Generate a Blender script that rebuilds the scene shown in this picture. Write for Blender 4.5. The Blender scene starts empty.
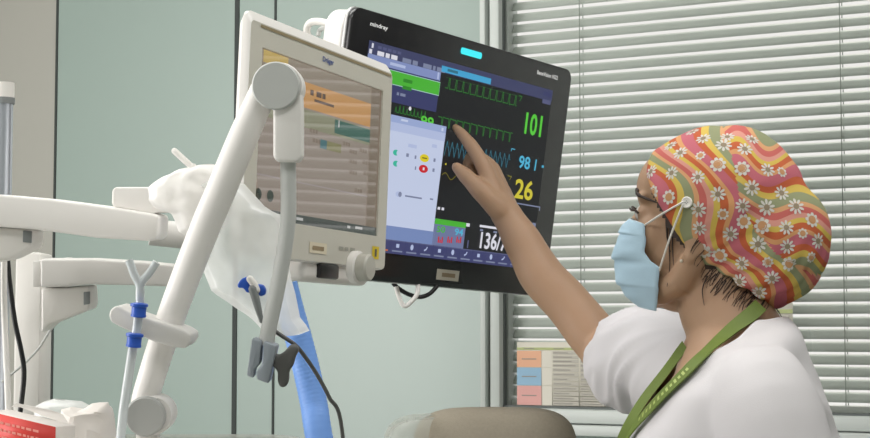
import bpy, bmesh, math, random
from mathutils import Vector, Matrix, Euler, noise
from mathutils.bvhtree import BVHTree
random.seed(7)
V = Vector
PI = math.pi
SC = bpy.context.scene
COL = SC.collection

# ------------------------------------------------------------------ camera
FPX = 1650.0                                   # focal length in pixels of the 870 px wide frame
TH = math.atan(111.0 / FPX)
CAM = V((0, 0, 1.35))
RT, FW, UP = V((1, 0, 0)), V((0, math.cos(TH), math.sin(TH))), V((0, -math.sin(TH), math.cos(TH)))
cam_d = bpy.data.cameras.new('camera')
cam_d.sensor_width = 36.0
cam_d.lens = FPX * 36.0 / 870.0
cam_d.clip_start = 0.05
cam = bpy.data.objects.new('camera', cam_d)
cam.location = CAM
cam.rotation_euler = (PI / 2 + TH, 0, 0)
COL.objects.link(cam)
SC.camera = cam


def ray(px, py):
    return FW + RT * ((px - 435) / FPX) + UP * ((219 - py) / FPX)


def W(px, py, D):
    return CAM + ray(px, py) * D


# wall frame: s runs to the right along the window wall, z is up, d comes into the room
O_W = W(690, 330, 3.0)
O_W.z = 0
U_W = V((0.8826, -0.4701, 0)).normalized()
N_W = V((-U_W.y, U_W.x, 0)) * -1


def WL(s, d, z):
    return O_W + U_W * s + N_W * d + V((0, 0, z))


def on_wall(px, py, d=0.0):
    r = ray(px, py)
    p0 = O_W + N_W * d
    k = (p0 - CAM).dot(N_W) / r.dot(N_W)
    p = CAM + r * k
    return (p - O_W).dot(U_W), p.z


# ------------------------------------------------------------------ world, lights, exposure
world = bpy.data.worlds.new('world')
SC.world = world
world.use_nodes = True
bg = world.node_tree.nodes['Background']
bg.inputs[0].default_value = (1.0, 0.975, 0.955, 1)
bg.inputs[1].default_value = 0.9


def area(name, loc, target, sx, sy, power, color=(1, 1, 1)):
    l = bpy.data.lights.new(name, 'AREA')
    l.shape = 'RECTANGLE'
    l.size, l.size_y, l.energy, l.color = sx, sy, power, color
    o = bpy.data.objects.new(name, l)
    o.location = loc
    d = V(target) - V(loc)
    o.rotation_euler = d.to_track_quat('-Z', 'Y').to_euler()
    COL.objects.link(o)
    return o


area('daylight_left_window', WL(-2.36, 2.5, 1.55), WL(0.3, 1.2, 1.3), 1.9, 1.7, 92, (1.0, 0.965, 0.955))
for i, (s, d) in enumerate(((-0.9, 1.1), (0.9, 1.1), (-0.9, 2.7), (0.9, 2.7))):
    area('ceiling_lamp', WL(s, d, 2.66), WL(s, d, 0), 1.2, 0.6, 12.5, (1.0, 0.985, 0.965))
sun = bpy.data.lights.new('sun', 'SUN')
sun.energy, sun.angle, sun.color = 1.0, 0.02, (1.0, 0.93, 0.85)
suno = bpy.data.objects.new('sun', sun)
suno.rotation_euler = (-N_W * -0.6 + V((0, 0, -1)) * 0.55 + U_W * 0.2).to_track_quat('-Z', 'Y').to_euler()
COL.objects.link(suno)

SC.view_settings.view_transform = 'Standard'
SC.view_settings.look = 'None'
SC.view_settings.exposure = 0.14
SC.view_settings.gamma = 1.0
SC.view_settings.use_curve_mapping = False
SC.cycles.max_bounces = 8
SC.cycles.transparent_max_bounces = 24
SC.cycles.sample_clamp_indirect = 4.0


# ------------------------------------------------------------------ materials
def lin(c):
    out = []
    for v in c:
        v = v / 255.0
        out.append(v / 12.92 if v <= 0.04045 else ((v + 0.055) / 1.055) ** 2.4)
    return (out[0], out[1], out[2], 1.0)


def mat(name, rgb, rough=0.5, metal=0.0, vary=0.04, scale=18.0, bump=0.0, bscale=200.0, emit=None, es=1.0,
        coat=0.0, spec=0.5, sss=0.0, trans=0.0):
    m = bpy.data.materials.new(name)
    m.use_nodes = True
    nt = m.node_tree
    b = nt.nodes['Principled BSDF']
    c = lin(rgb)
    b.inputs['Roughness'].default_value = rough
    b.inputs['Metallic'].default_value = metal
    b.inputs['Specular IOR Level'].default_value = spec
    b.inputs['Coat Weight'].default_value = coat
    if coat:
        b.inputs['Coat Roughness'].default_value = 0.06
    if trans:
        b.inputs['Transmission Weight'].default_value = trans
    if sss:
        b.inputs['Subsurface Weight'].default_value = sss
        b.inputs['Subsurface Radius'].default_value = (0.012, 0.005, 0.003)
        b.inputs['Subsurface Scale'].default_value = 0.6
    tc = nt.nodes.new('ShaderNodeTexCoord')
    if vary > 0:
        nz = nt.nodes.new('ShaderNodeTexNoise')
        nz.inputs['Scale'].default_value = scale
        nz.inputs['Detail'].default_value = 3
        nt.links.new(tc.outputs['Object'], nz.inputs['Vector'])
        mx = nt.nodes.new('ShaderNodeMix')
        mx.data_type = 'RGBA'
        mx.inputs['A'].default_value = tuple(v * (1 - vary) for v in c[:3]) + (1,)
        mx.inputs['B'].default_value = tuple(min(1, v * (1 + vary)) for v in c[:3]) + (1,)
        nt.links.new(nz.outputs['Fac'], mx.inputs['Factor'])
        nt.links.new(mx.outputs['Result'], b.inputs['Base Color'])
    else:
        b.inputs['Base Color'].default_value = c
    if bump > 0:
        nb = nt.nodes.new('ShaderNodeTexNoise')
        nb.inputs['Scale'].default_value = bscale
        nb.inputs['Detail'].default_value = 2
        bp = nt.nodes.new('ShaderNodeBump')
        bp.inputs['Strength'].default_value = bump
        bp.inputs['Distance'].default_value = 0.002
        nt.links.new(tc.outputs['Object'], nb.inputs['Vector'])
        nt.links.new(nb.outputs['Fac'], bp.inputs['Height'])
        nt.links.new(bp.outputs['Normal'], b.inputs['Normal'])
    if emit:
        b.inputs['Emission Color'].default_value = lin(emit)
        b.inputs['Emission Strength'].default_value = es
    return m


def glow(name, rgb, es=0.8, rough=0.25, base=(12, 12, 14), spec=0.5):
    return mat(name, base, rough=rough, vary=0, emit=rgb, es=es, spec=spec)


def film(name, rgb, opacity=0.4, rough=0.25, spec=0.5, bump=0.0, bscale=30):
    """thin translucent plastic: part see-through, part white diffuse/translucent, glossy on top"""
    m = bpy.data.materials.new(name)
    m.use_nodes = True
    nt = m.node_tree
    for n in list(nt.nodes):
        nt.nodes.remove(n)
    out = nt.nodes.new('ShaderNodeOutputMaterial')
    tr = nt.nodes.new('ShaderNodeBsdfTransparent')
    df = nt.nodes.new('ShaderNodeBsdfDiffuse')
    tl = nt.nodes.new('ShaderNodeBsdfTranslucent')
    gl = nt.nodes.new('ShaderNodeBsdfGlossy')
    c = lin(rgb)
    df.inputs['Color'].default_value = c
    tl.inputs['Color'].default_value = c
    gl.inputs['Roughness'].default_value = rough
    gl.inputs['Color'].default_value = (.95, .95, .95, 1)
    a = nt.nodes.new('ShaderNodeMixShader')
    a.inputs[0].default_value = 0.4
    nt.links.new(df.outputs[0], a.inputs[1])
    nt.links.new(tl.outputs[0], a.inputs[2])
    b = nt.nodes.new('ShaderNodeMixShader')
    nz = nt.nodes.new('ShaderNodeTexNoise')
    nz.inputs['Scale'].default_value = bscale
    tc = nt.nodes.new('ShaderNodeTexCoord')
    nt.links.new(tc.outputs['Object'], nz.inputs['Vector'])
    mr = nt.nodes.new('ShaderNodeMapRange')
    mr.inputs['To Min'].default_value = max(0, opacity - 0.18)
    mr.inputs['To Max'].default_value = min(1, opacity + 0.18)
    nt.links.new(nz.outputs['Fac'], mr.inputs['Value'])
    nt.links.new(mr.outputs[0], b.inputs[0])
    nt.links.new(tr.outputs[0], b.inputs[1])
    nt.links.new(a.outputs[0], b.inputs[2])
    fr = nt.nodes.new('ShaderNodeFresnel')
    fr.inputs['IOR'].default_value = 1.22
    e = nt.nodes.new('ShaderNodeMixShader')
    fm = nt.nodes.new('ShaderNodeMath')
    fm.operation = 'MULTIPLY'
    fm.inputs[1].default_value = spec * .5
    nt.links.new(fr.outputs[0], fm.inputs[0])
    nt.links.new(fm.outputs[0], e.inputs[0])
    nt.links.new(b.outputs[0], e.inputs[1])
    nt.links.new(gl.outputs[0], e.inputs[2])
    if bump:
        bp = nt.nodes.new('ShaderNodeBump')
        bp.inputs['Strength'].default_value = bump
        bp.inputs['Distance'].default_value = 0.01
        nt.links.new(nz.outputs['Fac'], bp.inputs['Height'])
        for s in (df, gl, tl):
            nt.links.new(bp.outputs['Normal'], s.inputs['Normal'])
    nt.links.new(e.outputs[0], out.inputs['Surface'])
    return m


def pane_mat(name, rough=0.0):
    m = bpy.data.materials.new(name)
    m.use_nodes = True
    nt = m.node_tree
    for n in list(nt.nodes):
        nt.nodes.remove(n)
    out = nt.nodes.new('ShaderNodeOutputMaterial')
    tr = nt.nodes.new('ShaderNodeBsdfTransparent')
    tr.inputs['Color'].default_value = (0.97, 0.975, 0.968, 1)
    gl = nt.nodes.new('ShaderNodeBsdfGlossy')
    gl.inputs['Roughness'].default_value = rough
    fr = nt.nodes.new('ShaderNodeFresnel')
    fr.inputs['IOR'].default_value = 1.5
    e = nt.nodes.new('ShaderNodeMixShader')
    nt.links.new(fr.outputs[0], e.inputs[0])
    nt.links.new(tr.outputs[0], e.inputs[1])
    nt.links.new(gl.outputs[0], e.inputs[2])
    nt.links.new(e.outputs[0], out.inputs['Surface'])
    return m


M = {}
M['wall_green'] = mat('green_laminate', (148, 164, 157), rough=0.36, vary=0.02, scale=2.0, coat=0.12)
M['wall_beige'] = mat('beige_wall', (164, 163, 155), rough=0.6, vary=0.02, scale=3.0)
M['seam'] = mat('dark_seam', (52, 58, 56), rough=0.7)
M['wall_plain'] = mat('plain_wall', (196, 198, 192), rough=0.8)
M['floor'] = mat('vinyl_floor', (150, 156, 150), rough=0.45, vary=0.06, scale=4)
M['ceiling'] = mat('ceiling_white', (225, 225, 220), rough=0.9)
M['alu'] = mat('window_frame_paint', (190, 196, 192), rough=0.4, vary=0.02)
M['alu_dark'] = mat('gasket_and_shadow_line', (92, 98, 96), rough=0.6)
M['slat'] = mat('blind_slat', (222, 228, 223), rough=0.5, vary=0.02, scale=6)
_nt = M['slat'].node_tree
_p, _o = _nt.nodes['Principled BSDF'], _nt.nodes['Material Output']
_t = _nt.nodes.new('ShaderNodeBsdfTranslucent')
_t.inputs['Color'].default_value = lin((225, 230, 224))
_m = _nt.nodes.new('ShaderNodeMixShader')
_m.inputs[0].default_value = 0.31
_nt.links.new(_p.outputs[0], _m.inputs[1])
_nt.links.new(_t.outputs[0], _m.inputs[2])
_nt.links.new(_m.outputs[0], _o.inputs['Surface'])
M['cord'] = mat('blind_cord', (172, 180, 172), rough=0.8)
M['glass'] = pane_mat('window_glass')
M['white'] = mat('white_plastic', (241, 238, 234), rough=0.42, vary=0.015)
M['white2'] = mat('ivory_plastic', (230, 227, 222), rough=0.42, vary=0.015)
M['offwhite'] = mat('light_grey_plastic', (214, 212, 208), rough=0.45, vary=0.02)
M['grey'] = mat('grey_plastic', (198, 200, 197), rough=0.5, vary=0.02)
M['midgrey'] = mat('mid_grey_plastic', (126, 130, 130), rough=0.5, vary=0.03)
M['darkgrey'] = mat('dark_grey_plastic', (86, 86, 84), rough=0.55, vary=0.04)
M['bluegrey'] = mat('blue_grey_metal', (150, 158, 166), rough=0.4, metal=0.25, vary=0.03)
M['black'] = mat('black_plastic', (22, 22, 24), rough=0.35, vary=0.02)
M['blackglass'] = mat('black_front_glass', (38, 38, 40), rough=0.22, vary=0.0, spec=0.4)
M['silver'] = mat('silver_edge', (190, 190, 190), rough=0.35, metal=0.4)
M['blue'] = mat('blue_plastic', (38, 86, 186), rough=0.4, vary=0.03)
M['hoseblue'] = mat('blue_hose', (118, 164, 236), rough=0.5, vary=0.03, scale=40)
M['paper'] = mat('paper', (206, 202, 188), rough=0.85, vary=0.02)
M['red'] = mat('red_print', (212, 62, 54), rough=0.5, vary=0.03)
M['carton'] = mat('white_carton', (232, 226, 220), rough=0.7, vary=0.02)
M['beige_fabric'] = mat('beige_upholstery', (150, 142, 126), rough=0.85, vary=0.10, scale=260, bump=0.35, bscale=700)
M['film'] = film('clear_film', (246, 248, 246), 0.56, 0.5, bump=0.35, bscale=26)
M['film_dense'] = film('milky_film', (248, 246, 243), 0.93, 0.6, bump=0.6, bscale=34)
M['film_clear'] = film('glossy_clear_cover', (205, 208, 200), 0.42, 0.2, bump=0.2, bscale=12)


# ------------------------------------------------------------------ mesh builder
def frames_along(pts):
    n = len(pts)
    T = []
    for i in range(n):
        a, b = pts[max(0, i - 1)], pts[min(n - 1, i + 1)]
        t = (b - a)
        T.append(t.normalized() if t.length > 1e-9 else V((0, 0, 1)))
    ref = V((0, 0, 1)) if abs(T[0].z) < 0.9 else V((1, 0, 0))
    N = (ref - T[0] * ref.dot(T[0])).normalized()
    out = []
    for i in range(n):
        N = (N - T[i] * N.dot(T[i]))
        N = N.normalized() if N.length > 1e-6 else T[i].orthogonal().normalized()
        out.append((T[i], N, T[i].cross(N)))
    return out


def spline(pts, n=6, vals=None):
    """Catmull-Rom through pts (Vectors); vals is an optional list of floats or tuples interpolated the same way"""
    P = [V(p) for p in pts]
    if len(P) < 3:
        out = [P[0].lerp(P[-1], i / n) for i in range(n + 1)]
        if vals is None:
            return out
        return out, [vals[0] + (vals[-1] - vals[0]) * i / n for i in range(n + 1)]
    out, vo = [], []
    m = len(P)
    for i in range(m - 1):
        p0, p1, p2, p3 = P[max(0, i - 1)], P[i], P[i + 1], P[min(m - 1, i + 2)]
        for k in range(n):
            t = k / n
            t2, t3 = t * t, t * t * t
            out.append(0.5 * ((2 * p1) + (p2 - p0) * t + (2 * p0 - 5 * p1 + 4 * p2 - p3) * t2 + (3 * p1 - p0 - 3 * p2 + p3) * t3))
            if vals is not None:
                vo.append(vals[i] + (vals[i + 1] - vals[i]) * (t * t * (3 - 2 * t)))
    out.append(P[-1])
    if vals is None:
        return out
    vo.append(vals[-1])
    return out, vo


FONT = {}


def text_tris(s):
    if s in FONT:
        return FONT[s]
    c = bpy.data.curves.new('lettering', 'FONT')
    c.body = s
    c.fill_mode = 'FRONT'
    c.offset = 0.022
    c.resolution_u = 3
    o = bpy.data.objects.new('lettering', c)
    COL.objects.link(o)
    bpy.context.view_layer.update()
    me = bpy.data.meshes.new_from_object(o.evaluated_get(bpy.context.evaluated_depsgraph_get()))
    vs = [v.co.copy() for v in me.vertices]
    fs = [tuple(p.vertices) for p in me.polygons]
    bpy.data.objects.remove(o)
    bpy.data.meshes.remove(me)
    bpy.data.curves.remove(c)
    x0, x1 = min(v.x for v in vs), max(v.x for v in vs)
    y0, y1 = min(v.y for v in vs), max(v.y for v in vs)
    vs = [((v.x - x0) / (x1 - x0), (v.y - y0) / (y1 - y0)) for v in vs]
    FONT[s] = (vs, fs)
    return FONT[s]


ORIG = {}     # object -> world location of its origin


class MB:
    def __init__(self):
        self.v, self.f, self.m, self.uv = [], [], [], {}

    def add(self, vs, fs, mi=0):
        o = len(self.v)
        self.v += [V(p) for p in vs]
        for f in fs:
            self.f.append(tuple(i + o for i in f))
            self.m.append(mi)
        return o

    def from_bm(self, bm, mi=0):
        bm.verts.index_update()
        self.add([v.co.copy() for v in bm.verts], [[v.index for v in f.verts] for f in bm.faces], mi)
        bm.free()

    def prism(self, poly, off, bev=0.0, mi=0, seg=2):
        n = len(poly)
        bm = bmesh.new()
        a = [bm.verts.new(V(p)) for p in poly]
        b = [bm.verts.new(V(p) + V(off)) for p in poly]
        bm.faces.new(a)
        bm.faces.new(list(reversed(b)))
        for i in range(n):
            j = (i + 1) % n
            bm.faces.new([a[j], a[i], b[i], b[j]])
        bmesh.ops.recalc_face_normals(bm, faces=bm.faces)
        if bev > 0:
            bmesh.ops.bevel(bm, geom=list(bm.edges), offset=bev, segments=seg, affect='EDGES', profile=0.5, clamp_overlap=True)
        self.from_bm(bm, mi)

    def box(self, c, size, ax=None, bev=0.0, mi=0, seg=2):
        X, Y, Z = ax or (V((1, 0, 0)), V((0, 1, 0)), V((0, 0, 1)))
        c = V(c)
        hx, hy, hz = X * size[0] / 2, Y * size[1] / 2, Z * size[2] / 2
        self.prism([c - hx - hy - hz, c + hx - hy - hz, c + hx + hy - hz, c - hx + hy - hz], hz * 2, bev, mi, seg)

    def tube(self, pts, r, seg=14, mi=0, caps=True, flat=None, round_caps=False):
        pts = [V(p) for p in pts]
        n = len(pts)
        R = r if isinstance(r, (list, tuple)) else [r] * n
        if round_caps:
            fr0 = frames_along(pts)
            pre, post, rp, rq = [], [], [], []
            for a in (0.15, 0.45, 0.75):
                pre.append(pts[0] - fr0[0][0] * R[0] * math.cos(a * PI / 2)); rp.append(R[0] * math.sin(a * PI / 2))
                post.insert(0, pts[-1] + fr0[-1][0] * R[-1] * math.cos(a * PI / 2)); rq.insert(0, R[-1] * math.sin(a * PI / 2))
            pts = pre + pts + post
            R = rp + list(R) + rq
            n = len(pts)
        fr = frames_along(pts)
        vs, fs = [], []
        for i in range(n):
            T, N, B = fr[i]
            if flat is not None:
                B = (V(flat) - T * V(flat).dot(T)).normalized()
                N = B.cross(T)
            ra = R[i]
            rx, ry = ra if isinstance(ra, (tuple, list)) else (ra, ra)
            for k in range(seg):
                a = 2 * PI * k / seg
                vs.append(pts[i] + N * math.cos(a) * rx + B * math.sin(a) * ry)
        for i in range(n - 1):
            for k in range(seg):
                k2 = (k + 1) % seg
                fs.append((i * seg + k, i * seg + k2, (i + 1) * seg + k2, (i + 1) * seg + k))
        if caps:
            fs.append(tuple(reversed(range(seg))))
            fs.append(tuple((n - 1) * seg + k for k in range(seg)))
        self.add(vs, fs, mi)

    def lathe(self, c, axis, prof, seg=32, mi=0):
        axis = V(axis).normalized()
        N = axis.orthogonal().normalized()
        B = axis.cross(N)
        vs, fs = [], []
        n = len(prof)
        for r, h in prof:
            for k in range(seg):
                a = 2 * PI * k / seg
                vs.append(V(c) + axis * h + (N * math.cos(a) + B * math.sin(a)) * max(r, 1e-5))
        for i in range(n - 1):
            for k in range(seg):
                k2 = (k + 1) % seg
                fs.append((i * seg + k, i * seg + k2, (i + 1) * seg + k2, (i + 1) * seg + k))
        fs.append(tuple(reversed(range(seg))))
        fs.append(tuple((n - 1) * seg + k for k in range(seg)))
        self.add(vs, fs, mi)

    def ell(self, c, r, ax=None, nu=24, nv=14, mi=0):
        X, Y, Z = ax or (V((1, 0, 0)), V((0, 1, 0)), V((0, 0, 1)))
        c = V(c)
        vs, fs = [c + Z * r[2]], []
        for i in range(1, nv):
            t = PI * i / nv
            for k in range(nu):
                a = 2 * PI * k / nu
                vs.append(c + X * r[0] * math.sin(t) * math.cos(a) + Y * r[1] * math.sin(t) * math.sin(a) + Z * r[2] * math.cos(t))
        vs.append(c - Z * r[2])
        for k in range(nu):
            k2 = (k + 1) % nu
            fs.append((0, 1 + k, 1 + k2))
            for i in range(nv - 2):
                a = 1 + i * nu
                fs.append((a + k, a + nu + k, a + nu + k2, a + k2))
            a = 1 + (nv - 2) * nu
            fs.append((a + k, len(vs) - 1, a + k2))
        self.add(vs, fs, mi)

    def grid(self, fn, nu, nv, mi=0, closed_u=False):
        vs = [fn(i / (nu if closed_u else nu - 1), j / (nv - 1)) for j in range(nv) for i in range(nu)]
        fs = []
        for j in range(nv - 1):
            for i in range(nu if closed_u else nu - 1):
                i2 = (i + 1) % nu
                fs.append((j * nu + i, j * nu + i2, (j + 1) * nu + i2, (j + 1) * nu + i))
        self.add(vs, fs, mi)

    def build(self, name, mats, parent=None, base=None, sharp=40, label=None, kind=None, subsurf=0):
        if not isinstance(mats, (list, tuple)):
            mats = [mats]
        if parent is not None:
            org = ORIG[parent]
        elif base is not None:
            org = V(base)
        else:
            lo = V((min(p.x for p in self.v), min(p.y for p in self.v), min(p.z for p in self.v)))
            hi = V((max(p.x for p in self.v), max(p.y for p in self.v), max(p.z for p in self.v)))
            org = V(((lo.x + hi.x) / 2, (lo.y + hi.y) / 2, lo.z))
        me = bpy.data.meshes.new(name)
        me.from_pydata([p - org for p in self.v], [], self.f)
        for mm in mats:
            me.materials.append(mm)
        me.polygons.foreach_set('material_index', self.m)
        me.polygons.foreach_set('use_smooth', [True] * len(self.f))
        me.update()
        if sharp:
            me.set_sharp_from_angle(angle=math.radians(sharp))
        o = bpy.data.objects.new(name, me)
        COL.objects.link(o)
        ORIG[o] = org
        if parent is not None:
            o.parent = parent
        else:
            o.location = org
        if label:
            o['label'] = label
        if kind:
            o['kind'] = kind
        if subsurf:
            md = o.modifiers.new('smooth', 'SUBSURF')
            md.levels = md.render_levels = subsurf
        return o


def thing(name, label, cat, loc, group=None):
    o = bpy.data.objects.new(name, None)
    o.empty_display_size = 0.05
    o.location = loc
    COL.objects.link(o)
    ORIG[o] = V(loc)
    o['label'] = label
    o['category'] = cat
    if group:
        o['group'] = group
    return o


def tag(o, label, cat, group=None):
    o['label'] = label
    o['category'] = cat
    if group:
        o['group'] = group
    return o


class Panel:
    """a flat rectangle in the place: centre, right, up and front normal"""
    def __init__(s, c, ex, ey, n):
        s.c, s.ex, s.ey, s.n = V(c), V(ex).normalized(), V(ey).normalized(), V(n).normalized()

    def at(s, x, y, d=0.0):
        return s.c + s.ex * x + s.ey * y + s.n * d

    def loc(s, px, py, d=0.0):
        r = ray(px, py)
        k = (s.at(0, 0, d) - CAM).dot(s.n) / r.dot(s.n)
        q = CAM + r * k - s.c
        return q.dot(s.ex), q.dot(s.ey)

    def rect(s, mb, x0, y0, x1, y1, d, mi):
        mb.add([s.at(x0, y0, d), s.at(x1, y0, d), s.at(x1, y1, d), s.at(x0, y1, d)], [(0, 1, 2, 3)], mi)

    def prect(s, mb, p0, p1, d, mi):
        (x0, y0), (x1, y1) = s.loc(*p0), s.loc(*p1)
        x0, x1 = min(x0, x1), max(x0, x1)
        y0, y1 = min(y0, y1), max(y0, y1)
        s.rect(mb, x0, y0, x1, y1, d, mi)
        return x0, y0, x1, y1

    def text(s, mb, t, x0, y0, x1, y1, d, mi):
        vs, fs = text_tris(t)
        mb.add([s.at(x0 + (x1 - x0) * a, y0 + (y1 - y0) * b, d) for a, b in vs], fs, mi)

    def ptext(s, mb, t, p0, p1, d, mi):
        (x0, y0), (x1, y1) = s.loc(*p0), s.loc(*p1)
        s.text(mb, t, x0, min(y0, y1), x1, max(y0, y1), d, mi)

    def stext(s, mb, t, pl, pr, hpx, d, mi):
        (x0, y0), (x1, y1) = s.loc(*pl), s.loc(*pr)
        h = hpx * (s.at(x0, y0) - CAM).dot(FW) / FPX
        yc = (y0 + y1) / 2
        s.text(mb, t, x0, yc - h / 2, x1, yc + h / 2, d, mi)

    def line(s, mb, pts, w, d, mi):
        """polyline of local points as a thin ribbon"""
        for (ax, ay), (bx, by) in zip(pts, pts[1:]):
            dx, dy = bx - ax, by - ay
            l = math.hypot(dx, dy) or 1e-6
            nx, ny = -dy / l * w / 2, dx / l * w / 2
            mb.add([s.at(ax + nx, ay + ny, d), s.at(ax - nx, ay - ny, d), s.at(bx - nx, by - ny, d), s.at(bx + nx, by + ny, d)], [(0, 1, 2, 3)], mi)

    def disc(s, mb, x, y, rx, ry, d, mi, n=16):
        mb.add([s.at(x + rx * math.cos(2 * PI * k / n), y + ry * math.sin(2 * PI * k / n), d) for k in range(n)], [tuple(range(n))], mi)


def rrect(w0, h0, w1, h1, r, n=5):
    """rounded rectangle outline from (w0,h0) to (w1,h1)"""
    out = []
    for cx, cy, a0 in ((w1 - r, h1 - r, 0), (w0 + r, h1 - r, 90), (w0 + r, h0 + r, 180), (w1 - r, h0 + r, 270)):
        for k in range(n + 1):
            a = math.radians(a0 + 90 * k / n)
            out.append((cx + r * math.cos(a), cy + r * math.sin(a)))
    return out


# ================================================================== THE ROOM
S0, S1, DB = -2.4, 3.2, 5.0
HC = 2.7
# window opening on the back wall
ws0 = on_wall(483, 300, 0.05)[0]
wz0 = on_wall(600, 409, 0.05)[1]
ws1, wz1 = 2.35, 2.25
g1 = on_wall(54, 250, 0.0)[0]
g2 = on_wall(235.5, 250, 0.0)[0]
g3 = on_wall(274.5, 200, 0.0)[0]
wb = MB()
TW = 0.05


def wall_piece(mb, s0, s1, z0, z1, mi, d1=0.0, d0=-TW):
    mb.prism([WL(s0, d1, z0), WL(s1, d1, z0), WL(s1, d1, z1), WL(s0, d1, z1)], N_W * (d0 - d1), 0, mi)


wall_piece(wb, S0, g1, 0, HC, 1)
wall_piece(wb, g1, g2, 0, HC, 0)
wall_piece(wb, g2, g3, 0, HC, 0)
wall_piece(wb, g3, ws0, 0, HC, 0)
wall_piece(wb, ws0, ws1, 0, wz0 - 0.05, 0)
wall_piece(wb, ws0, ws1, wz1, HC, 1)
wall_piece(wb, ws1, S1, 0, HC, 1)
wb.build('wall_back', [M['wall_green'], M['wall_beige']], kind='structure')
for i, (g, w_) in enumerate(((g1, 0.006), (g2, 0.011), (g3, 0.005))):
    t = MB()
    t.prism([WL(g - w_ / 2, 0.002, 0), WL(g + w_ / 2, 0.002, 0), WL(g + w_ / 2, 0.002, HC), WL(g - w_ / 2, 0.002, HC)], N_W * -0.01)
    t.build('trim_%d' % (i + 1), M['seam'], kind='structure')
fl = MB()
fl.prism([WL(S0 - .1, -TW, 0), WL(S1 + .1, -TW, 0), WL(S1 + .1, DB + .1, 0), WL(S0 - .1, DB + .1, 0)], V((0, 0, -0.1)))
fl.build('floor', M['floor'], kind='structure')
ce = MB()
ce.prism([WL(S0 - .1, -TW, HC), WL(S1 + .1, -TW, HC), WL(S1 + .1, DB + .1, HC), WL(S0 - .1, DB + .1, HC)], V((0, 0, 0.1)))
ce.build('ceiling', M['ceiling'], kind='structure')
for nm, a, b, off in (('wall_left', WL(S0, -TW, 0), WL(S0, DB, 0), U_W * -0.1), ('wall_right', WL(S1, -TW, 0), WL(S1, DB, 0), U_W * 0.1),
                      ('wall_front', WL(S0, DB, 0), WL(S1, DB, 0), N_W * 0.1)):
    q = MB()
    q.prism([a, b, b + V((0, 0, HC)), a + V((0, 0, HC))], off)
    q.build(nm, M['wall_plain'], kind='structure')

# window frame
wf = MB()
axw = (U_W, N_W, V((0, 0, 1)))


def wbox(mb, s0, s1, d0, d1, z0, z1, bev=0.002, mi=0):
    mb.box(WL((s0 + s1) / 2, (d0 + d1) / 2, (z0 + z1) / 2), (abs(s1 - s0), abs(d1 - d0), abs(z1 - z0)), axw, bev, mi)


def SX(px, d):
    return on_wall(px, 330, d)[0]


a0, a1, a2, a3 = SX(481, .05), SX(486.5, .05), SX(489.5, .05), SX(499.5, .05)
wbox(wf, a0, a1, -0.02, 0.055, wz0 - .05, wz1)
wbox(wf, a1, a2, -0.02, 0.03, wz0 - .05, wz1, 0.0, 1)  # recess between the frame members, coloured dark as their shadow line
wbox(wf, a2, a3, -0.02, 0.05, wz0 - .05, wz1, 0.004)
wbox(wf, a3, a3 + 0.0025, -0.02, 0.034, wz0 - .02, wz1, 0.0, 1)
wbox(wf, a3 + 0.0025, a3 + 0.007, -0.02, 0.024, wz0 - .02, wz1, 0.001, 0)
wbox(wf, a3, ws1, -0.02, 0.05, wz0 - 0.028, wz0 - 0.002, 0.004)
wbox(wf, a3, ws1, -0.02, 0.036, wz0 - 0.004, wz0 + 0.002, 0.0, 1)
wbox(wf, a2, ws1, -0.02, 0.062, wz0 - 0.05, wz0 - 0.03, 0.003)
wbox(wf, a2, ws1, -0.02, 0.05, wz1 - 0.04, wz1, 0.004)
wbox(wf, ws1 - 0.05, ws1, -0.02, 0.05, wz0 - 0.05, wz1, 0.004)
win = wf.build('window_1', [M['alu'], M['alu_dark']], kind='structure')
gp = MB()
wbox(gp, a3 + 0.004, ws1 - 0.05, 0.026, 0.028, wz0, wz1 - 0.03, 0)
gp.build('pane', M['glass'], win, sharp=30)

# venetian blind between the panes
PITCH = 0.02185
bs0, bs1 = SX(509, 0), ws1 - 0.06
blind = thing('venetian_blind', 'grey slatted venetian blind covering the whole window', 'blind', WL((bs0 + bs1) / 2, 0, wz0))
sl = MB()
z_top = on_wall(844, 4, 0)[1]
# slats: 17 mm wide, tilted, room edge low
tilt = math.radians(62)
wd = 0.0201
zb_l = on_wall(844, 405, 0)[1]
k0 = int((z_top - (zb_l + 0.008)) / PITCH)
z = z_top - k0 * PITCH
while z < wz1 - 0.05:
    jit = random.uniform(-0.0004, 0.0004)
    row = []
    nseg = 24
    for i in range(nseg + 1):
        s = bs0 + (bs1 - bs0) * i / nseg
        wob = 0.0007 * noise.noise(V((s * 2.2, z * 31, 0)))
        sec = []
        for t, crown in ((-0.5, 0), (-0.17, 0.0012), (0.17, 0.0012), (0.5, 0)):
            dd = -t * wd * math.cos(tilt) + crown * math.sin(tilt)
            zz = t * wd * math.sin(tilt) + crown * math.cos(tilt)
            sec.append(WL(s, dd, z - PITCH / 2 + zz + wob + jit))
        row += sec
    fs = []
    for i in range(nseg):
        for k in range(3):
            fs.append((i * 4 + k, (i + 1) * 4 + k, (i + 1) * 4 + k + 1, i * 4 + k + 1))
    sl.add(row, fs)
    z += PITCH
so = sl.build('slats', M['slat'], blind, sharp=0)
md = so.modifiers.new('thick', 'SOLIDIFY')
md.thickness = 0.0006
br = MB()
wbox(br, bs0, bs1, -0.011, 0.011, zb_l - 0.016, zb_l - 0.001, 0.003)
br.build('bottom_rail', M['slat'], blind)
hr = MB()
wbox(hr, bs0, bs1, -0.015, 0.013, wz1 - 0.06, wz1 - 0.035, 0.002)
hr.build('head_rail', M['slat'], blind)
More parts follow.
